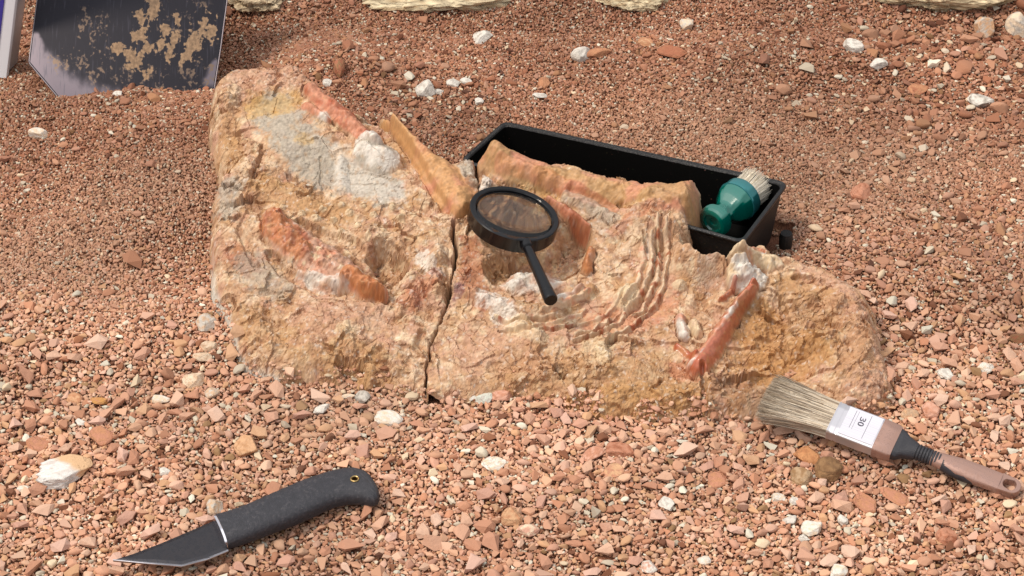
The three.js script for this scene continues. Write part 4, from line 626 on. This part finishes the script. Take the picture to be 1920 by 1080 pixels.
S(460, 838, 44, 42, -20, TN1, TN2, 'tan blocky stone in the gravel above the knife');
S(402, 951, 32, 32, 0, CR2, GR1, 'pinkish grey stone touching the knife bolster');
S(730, 784, 54, 30, 6, W1, CR1, 'white three cornered stone in front of the left block', { planes: 8, flat: 0.4 });
S(680, 745, 30, 26, 0, GR1, GR2, 'round grey stone against the front of the left block', { soft: 12 });
S(652, 743, 30, 10, -6, CR1, GR1, 'thin pale stone left of the round grey one');
S(604, 768, 40, 18, -25, W1, GR1, 'elongated pale stone before the left block');
S(908, 748, 36, 22, -16, '#cfd2c4', GR1, 'pale greenish stone before the right block');
S(888, 746, 14, 16, 40, W1, GR1, 'tiny white pebble left of the pale greenish stone');
S(945, 738, 40, 44, 60, PK1, PK2, 'large pink chip at the foot of the right block', FL);
S(926, 869, 46, 30, -24, W1, CR1, 'flat white speckled stone in the middle foreground', { flat: 0.35, spots: 1 });
S(957, 970, 46, 38, -35, TN1, OR1, 'ochre stone with a pale side, bottom middle');
S(990, 994, 44, 26, -14, PK1, CR1, 'pinkish white stone just right of the ochre stone');
S(1513, 855, 54, 38, 12, '#c68d5f', '#b67c52', 'smooth orange stone below the paintbrush bristles', { soft: 14 });
S(1552, 880, 60, 46, -28, BR1, BR2, 'olive brown stone right of the smooth orange stone', { soft: 14, rough: 0.16 });
S(1500, 894, 44, 36, 20, '#b59877', BR1, 'grey tan stone under the smooth orange stone', { soft: 14, rough: 0.16 });
S(1521, 992, 38, 36, 30, W1, CR1, 'white blocky stone, largest in the lower right gravel');
S(1508, 1010, 22, 16, 0, W1, W2, 'white pebble touching the white blocky stone');
S(1580, 975, 20, 22, 0, W1, GR1, 'small white cube like stone right of the white blocky stone');
S(1460, 932, 26, 18, 0, W1, CR1, 'white pebble, left of the pair below the grey tan stone');
S(1489, 940, 18, 16, 0, W1, W2, 'white pebble, right of the pair below the grey tan stone');
S(1482, 976, 20, 24, 60, W1, GR1, 'white pebble above the white blocky stone');
S(1775, 704, 38, 20, 42, W1, GR1, 'jagged white stone right of the fossil, above the brush handle', { rough: 0.3 });
S(1848, 690, 36, 24, -15, W1, CR1, 'white lumpy stone near the right edge, above the brush handle', { rough: 0.25 });
S(1746, 769, 40, 34, 30, PK1, PK2, 'pinkish angular stone above the ribbed brush neck');
S(1706, 776, 34, 30, 10, CR2, TN1, 'buff stone between the fossil and the pinkish angular stone');
S(1622, 943, 66, 28, 48, PK2, OR1, 'long flat orange chip under the brush collar', FL);
S(1678, 930, 66, 24, 40, PK2, OR1, 'long flat chip under the ribbed brush neck', FL);
S(1775, 1005, 40, 34, 20, PK2, RD1, 'brick red angular stone, lower right');
S(1906, 634, 34, 22, 0, BR2, RD2, 'dark brown stone at the right frame edge');
S(302, 748, 34, 18, 0, CR1, W1, 'cream stone in the gravel left of the left block front');
S(308, 885, 22, 18, -40, W1, W1, 'bright white three cornered chip above the knife blade', { planes: 7 });
S(150, 793, 24, 13, 28, W1, W1, 'bright white sliver above the jagged white stone');
S(140, 748, 30, 22, -30, OR1, TN1, 'ochre chip in the gravel above the jagged white stone', FL);
S(186, 752, 20, 26, 90, '#bd8a4e', OR1, 'small mustard chip in the left gravel', FL);
S(190, 818, 48, 36, -4, PK2, OR1, 'large flat brick coloured chip right above the jagged white stone', FL);
S(72, 832, 42, 30, -20, PK2, OR1, 'large flat brick coloured chip left above the jagged white stone', FL);
S(44, 917, 26, 12, 0, W1, CR1, 'white sliver below the jagged white stone');
S(1345, 900, 48, 28, -28, PK2, OR1, 'long pinkish chip in the right foreground gravel', FL);
S(1160, 845, 46, 40, -30, PK2, RD1, 'broad dull pink chip in the middle foreground gravel', FL);
S(1150, 885, 44, 26, -40, TN1, PK2, 'pale tan chip below the broad dull pink chip', FL);
S(1112, 852, 32, 36, 30, PK2, PK1, 'rounded pink chip left of the broad dull pink chip', FL);
S(1250, 945, 36, 22, 40, W1, GR1, 'white split stone in the middle of the right foreground');
S(1320, 1050, 28, 20, 20, W1, CR1, 'white stone close to the bottom edge, right of middle');
S(1217, 1065, 32, 30, 0, W1, PK1, 'pinkish white crumbly stone at the bottom edge');
S(1570, 1072, 40, 28, -20, W1, CR1, 'cream white stone at the bottom edge, right');
S(118, 883, 112, 58, -14, '#e2ddd6', '#cfc6bd', 'big stone with a jagged white end and a tan end, left', { jag: true, detail: 30, flat: 0.42, rough: 0.16, planes: 14, halves: '#d2ac84', lift: 0.55, sc: 3 });

// ---------------------------------------------------------------- gravel
const edgeClear = (x, z, m = 0) => { // room left by the things
  const sy = stoneY(x, z); const gy = G(x, z); if (sy > gy + 0.003 + m && !(sy < gy + 0.014 && !slabCore.has(cellKey(x, z)) && noise(x * 40, z * 40, 300) > -0.05)) return false;
  if (inside(trayPoly, x, z)) return false;
  return true;
};
const surfY = (x, z) => { const gy = G(x, z), sy = stoneY(x, z); return sy > gy && sy < gy + 0.0145 ? sy : gy; };
const underKnife = (x, z) => { for (const [a, b, r] of knifePts) if (Math.hypot(x - a, z - b) < r) return true; return false; };
const HC = 0.02, grid = new Map();
const gk = (a, b) => a * 4099 + b;
function fits(x, z, r) { const a = Math.floor(x / HC), b = Math.floor(z / HC); for (let i = -1; i <= 1; i++) for (let j = -1; j <= 1; j++) { const L = grid.get(gk(a + i, b + j)); if (L) for (const [u, v, s] of L) { const d = r + s; if ((u - x) ** 2 + (v - z) ** 2 < d * d) return false; } } return true; }
function put(x, z, r) { const k = gk(Math.floor(x / HC), Math.floor(z / HC)); let L = grid.get(k); if (!L) grid.set(k, L = []); L.push([x, z, r]); }
for (const [x, z, r] of taken) put(x, z, r * 0.9);
function coarse(px, py, x, z) {
  let c = sstep(470, 770, py) + 0.5 * sstep(1480, 1640, px) * sstep(330, 480, py);
  const bm = (a, b, rx, ry, h) => { const q = ((px - a) / rx) ** 2 + ((py - b) / ry) ** 2; c += h * Math.exp(-q); };
  bm(1800, 150, 230, 150, 0.95); bm(820, 200, 180, 70, 0.5); bm(1250, 110, 140, 60, 0.35); bm(640, 140, 120, 50, 0.35); bm(300, 200, 140, 40, 0.3); bm(1560, 420, 120, 60, 0.3); bm(300, 300, 100, 60, 0.2); bm(1180, 225, 260, 50, -0.35); bm(300, 420, 150, 70, -0.4); bm(1000, 60, 200, 40, -0.3);
  return clamp(c + 0.7 * fbm(x * 9, z * 9, 31, 3) + 0.03);
}
const pal = ['#cc9c80', '#c49177', '#ba8469', '#d4ab93', '#c89579', '#b88064', '#cfa28d', '#c59673', '#c08e78', '#d2a58a'].map(lin), palW = ['#d8cdbd', '#cbbca9', '#d9c0a4', '#bfae9c'].map(lin), palB = ['#7e4f38', '#8c5a40', '#94704f', '#6f4633'].map(lin);
const dusty_ = [[1330, 235, 0.16, 0.07], [310, 400, 0.11, 0.05], [1650, 300, 0.16, 0.07], [90, 480, 0.09, 0.07], [640, 760, 0.07, 0.04], [1560, 380, 0.08, 0.05]].map(([a, b, r, q]) => { const p = onY(a, b, 0.01); return [p.x, p.z, r, q]; });
function chipColor(py, x, z, white) {
  const q = rnd(); let c;
  if (q < white) c = [...palW[Math.floor(rnd() * 4)]]; else if (q < white + 0.06) c = [...palB[Math.floor(rnd() * 4)]]; else c = [...pal[Math.floor(rnd() * pal.length)]];
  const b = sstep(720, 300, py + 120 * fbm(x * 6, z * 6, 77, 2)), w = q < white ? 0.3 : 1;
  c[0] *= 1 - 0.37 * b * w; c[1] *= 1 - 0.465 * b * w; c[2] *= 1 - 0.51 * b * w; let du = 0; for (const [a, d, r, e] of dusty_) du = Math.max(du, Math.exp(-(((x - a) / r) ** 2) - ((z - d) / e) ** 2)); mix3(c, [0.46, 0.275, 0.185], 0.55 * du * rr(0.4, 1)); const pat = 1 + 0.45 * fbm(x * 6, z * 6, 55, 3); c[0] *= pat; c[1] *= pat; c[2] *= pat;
  const k = rr(0.82, 1.12); return [c[0] * k * 0.98, c[1] * k * 1.02, c[2] * k * 0.98];
}
function hullGeo(sd, n) { seed(sd); const P = []; for (let i = 0; i < n; i++) { const v = new V3(gauss(), gauss(), gauss()).normalize().multiplyScalar(rr(0.8, 1)); P.push(v); } let g = new ConvexGeometry(P); g.computeBoundingBox(); const b = g.boundingBox, c = b.getCenter(new V3()), q = b.getSize(new V3()); g.translate(-c.x, -c.y, -c.z); g.scale(2 / q.x, 2 / q.y, 2 / q.z); g.computeVertexNormals(); return g; }
const chipGeo = []; for (let i = 0; i < 10; i++) chipGeo.push(i % 2 ? hullGeo(900 + i * 17, 9 + (i % 5)) : creased(stoneGeo(900 + i * 17, 8 + (i % 4), 3, 0.08, 45), 0.4));
const sandGeo = creased(stoneGeo(1999, 9, 1, 0.08, 20), 0.4);
const placedChips = [];
seed(4242);
const xr = [-0.72, 0.72], zr = [-0.62, 0.52];
const toP = new V3();
for (const [r, tries] of [[0.0105, 260], [0.0085, 900], [0.0068, 2400], [0.0054, 6500], [0.0043, 12000], [0.0034, 38000], [0.0027, 120000], [0.0021, 400000], [0.0016, 500000]]) {
  for (let i = 0; i < tries; i++) {
    const x = rr(...xr), z = rr(...zr), rad = r * rr(0.85, 1.15), u = rnd();
    toP.set(x, 0, z); const [px, py] = toPx(toP); if (px < -110 || px > 2030 || py < -70 || py > 1200) continue;
    const c = coarse(px, py, x, z), pr = r > 0.009 ? 0.5 * c * c : r > 0.006 ? c * c : r > 0.004 ? 0.03 + 0.97 * c * c : r > 0.003 ? 0.03 + c : r > 0.0025 ? 0.05 + 0.95 * c : r > 0.002 ? 0.12 + 0.88 * c : 0.25 + 0.75 * c;
    if (u > pr) continue;
    if (!fits(x, z, rad * 0.66) || !edgeClear(x, z) || (r > 0.003 && underKnife(x, z))) continue;
    put(x, z, rad * 0.66); placedChips.push([x, z, rad, py]);
  }
}
const up = new V3(0, 1, 0), qa = new THREE.Quaternion(), qb = new THREE.Quaternion(), mat4 = new THREE.Matrix4();
function chipMatrix(x, z, r, flatMax = 0.62) { qa.setFromAxisAngle(up, rnd() * 6.2832); const tl = Math.abs(gauss()) * 0.30 + (rnd() < 0.08 ? 0.5 : 0), ta = rnd() * 6.2832; qb.setFromAxisAngle(new V3(Math.cos(ta), 0, Math.sin(ta)), tl); const fy = rr(0.3, flatMax), fz = rr(0.5, 0.85), q = qb.clone().multiply(qa); const y = surfY(x, z) + r * (0.25 + 0.35 * fy) + r * 0.35 * Math.sin(tl); mat4.compose(new V3(x, y, z), q, new V3(r, r * fy, r * fz)); return mat4; }
// the largest chips are stones of their own, the rest is gravel
placedChips.sort((a, b) => b[2] - a[2]);
const vis = c => { toP.set(c[0], 0, c[1]); const [px, py] = toPx(toP); return px > 0 && px < 1920 && py > 0 && py < 1080; };
const big = []; for (const c of placedChips) { if (big.length >= 180) break; if (vis(c) && c[3] > 560) { big.push(c); c.big = true; } }
{
  const mats = pal.map(c => new THREE.MeshStandardMaterial({ color: new THREE.Color().setRGB(c[0] * 0.95, c[1] * 1.03, c[2] * 1.06), roughness: 0.95, bumpMap: T_rough, bumpScale: 0.0003 })), gs = []; for (let i = 0; i < 10; i++) { const g = hullGeo(3100 + i * 7, 9 + (i % 5)); boxUV(g, 0.007, 0.003, 0.005); gs.push(g); }
  for (const [x, z, r] of big) { const m = new THREE.Mesh(gs[Math.floor(rnd() * gs.length)], mats[Math.floor(rnd() * mats.length)]); chipMatrix(x, z, r, 0.5).decompose(m.position, m.quaternion, m.scale); tag(m, 'plain brick coloured stone chip, among the larger pieces of the front gravel', 'stone chip', 'larger brick coloured chips in the front gravel'); add(m, 'stone_chip'); }
}
{
  const root = new THREE.Group(); root.userData = { kind: 'stuff', label: 'loose brick red and cream gravel with fine grit' }; add(root, 'gravel');
  const sets = chipGeo.map(() => []); placedChips.forEach((c, i) => { if (!c.big) sets[i % chipGeo.length].push(c); });
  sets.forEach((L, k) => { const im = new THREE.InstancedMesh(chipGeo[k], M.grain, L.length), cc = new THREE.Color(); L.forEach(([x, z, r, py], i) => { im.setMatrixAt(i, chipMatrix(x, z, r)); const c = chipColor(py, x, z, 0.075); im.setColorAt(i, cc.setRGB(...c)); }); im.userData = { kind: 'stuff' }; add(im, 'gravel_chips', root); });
  const N = 300000, L = [];
  for (let i = 0; i < N * 2 && L.length < N; i++) { const x = rr(...xr), z = rr(...zr); toP.set(x, 0, z); const [px, py] = toPx(toP); if (px < -60 || px > 1980 || py < -50 || py > 1140) continue; const c = coarse(px, py, x, z); if (rnd() < 0.55 * c) continue; if (!edgeClear(x, z)) continue; L.push([x, z, lerp(0.0006, 0.0016, Math.pow(rnd(), 1.6)), py]); }
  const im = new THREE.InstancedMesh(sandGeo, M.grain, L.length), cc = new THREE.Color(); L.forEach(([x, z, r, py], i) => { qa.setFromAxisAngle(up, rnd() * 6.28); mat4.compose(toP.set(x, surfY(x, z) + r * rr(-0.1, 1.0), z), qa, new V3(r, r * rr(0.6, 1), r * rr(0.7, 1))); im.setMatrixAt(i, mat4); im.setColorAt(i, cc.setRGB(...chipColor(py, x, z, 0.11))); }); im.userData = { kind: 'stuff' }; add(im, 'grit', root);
  console.log('chips', placedChips.length, 'grit', L.length);
}
renderer.render(scene, camera);
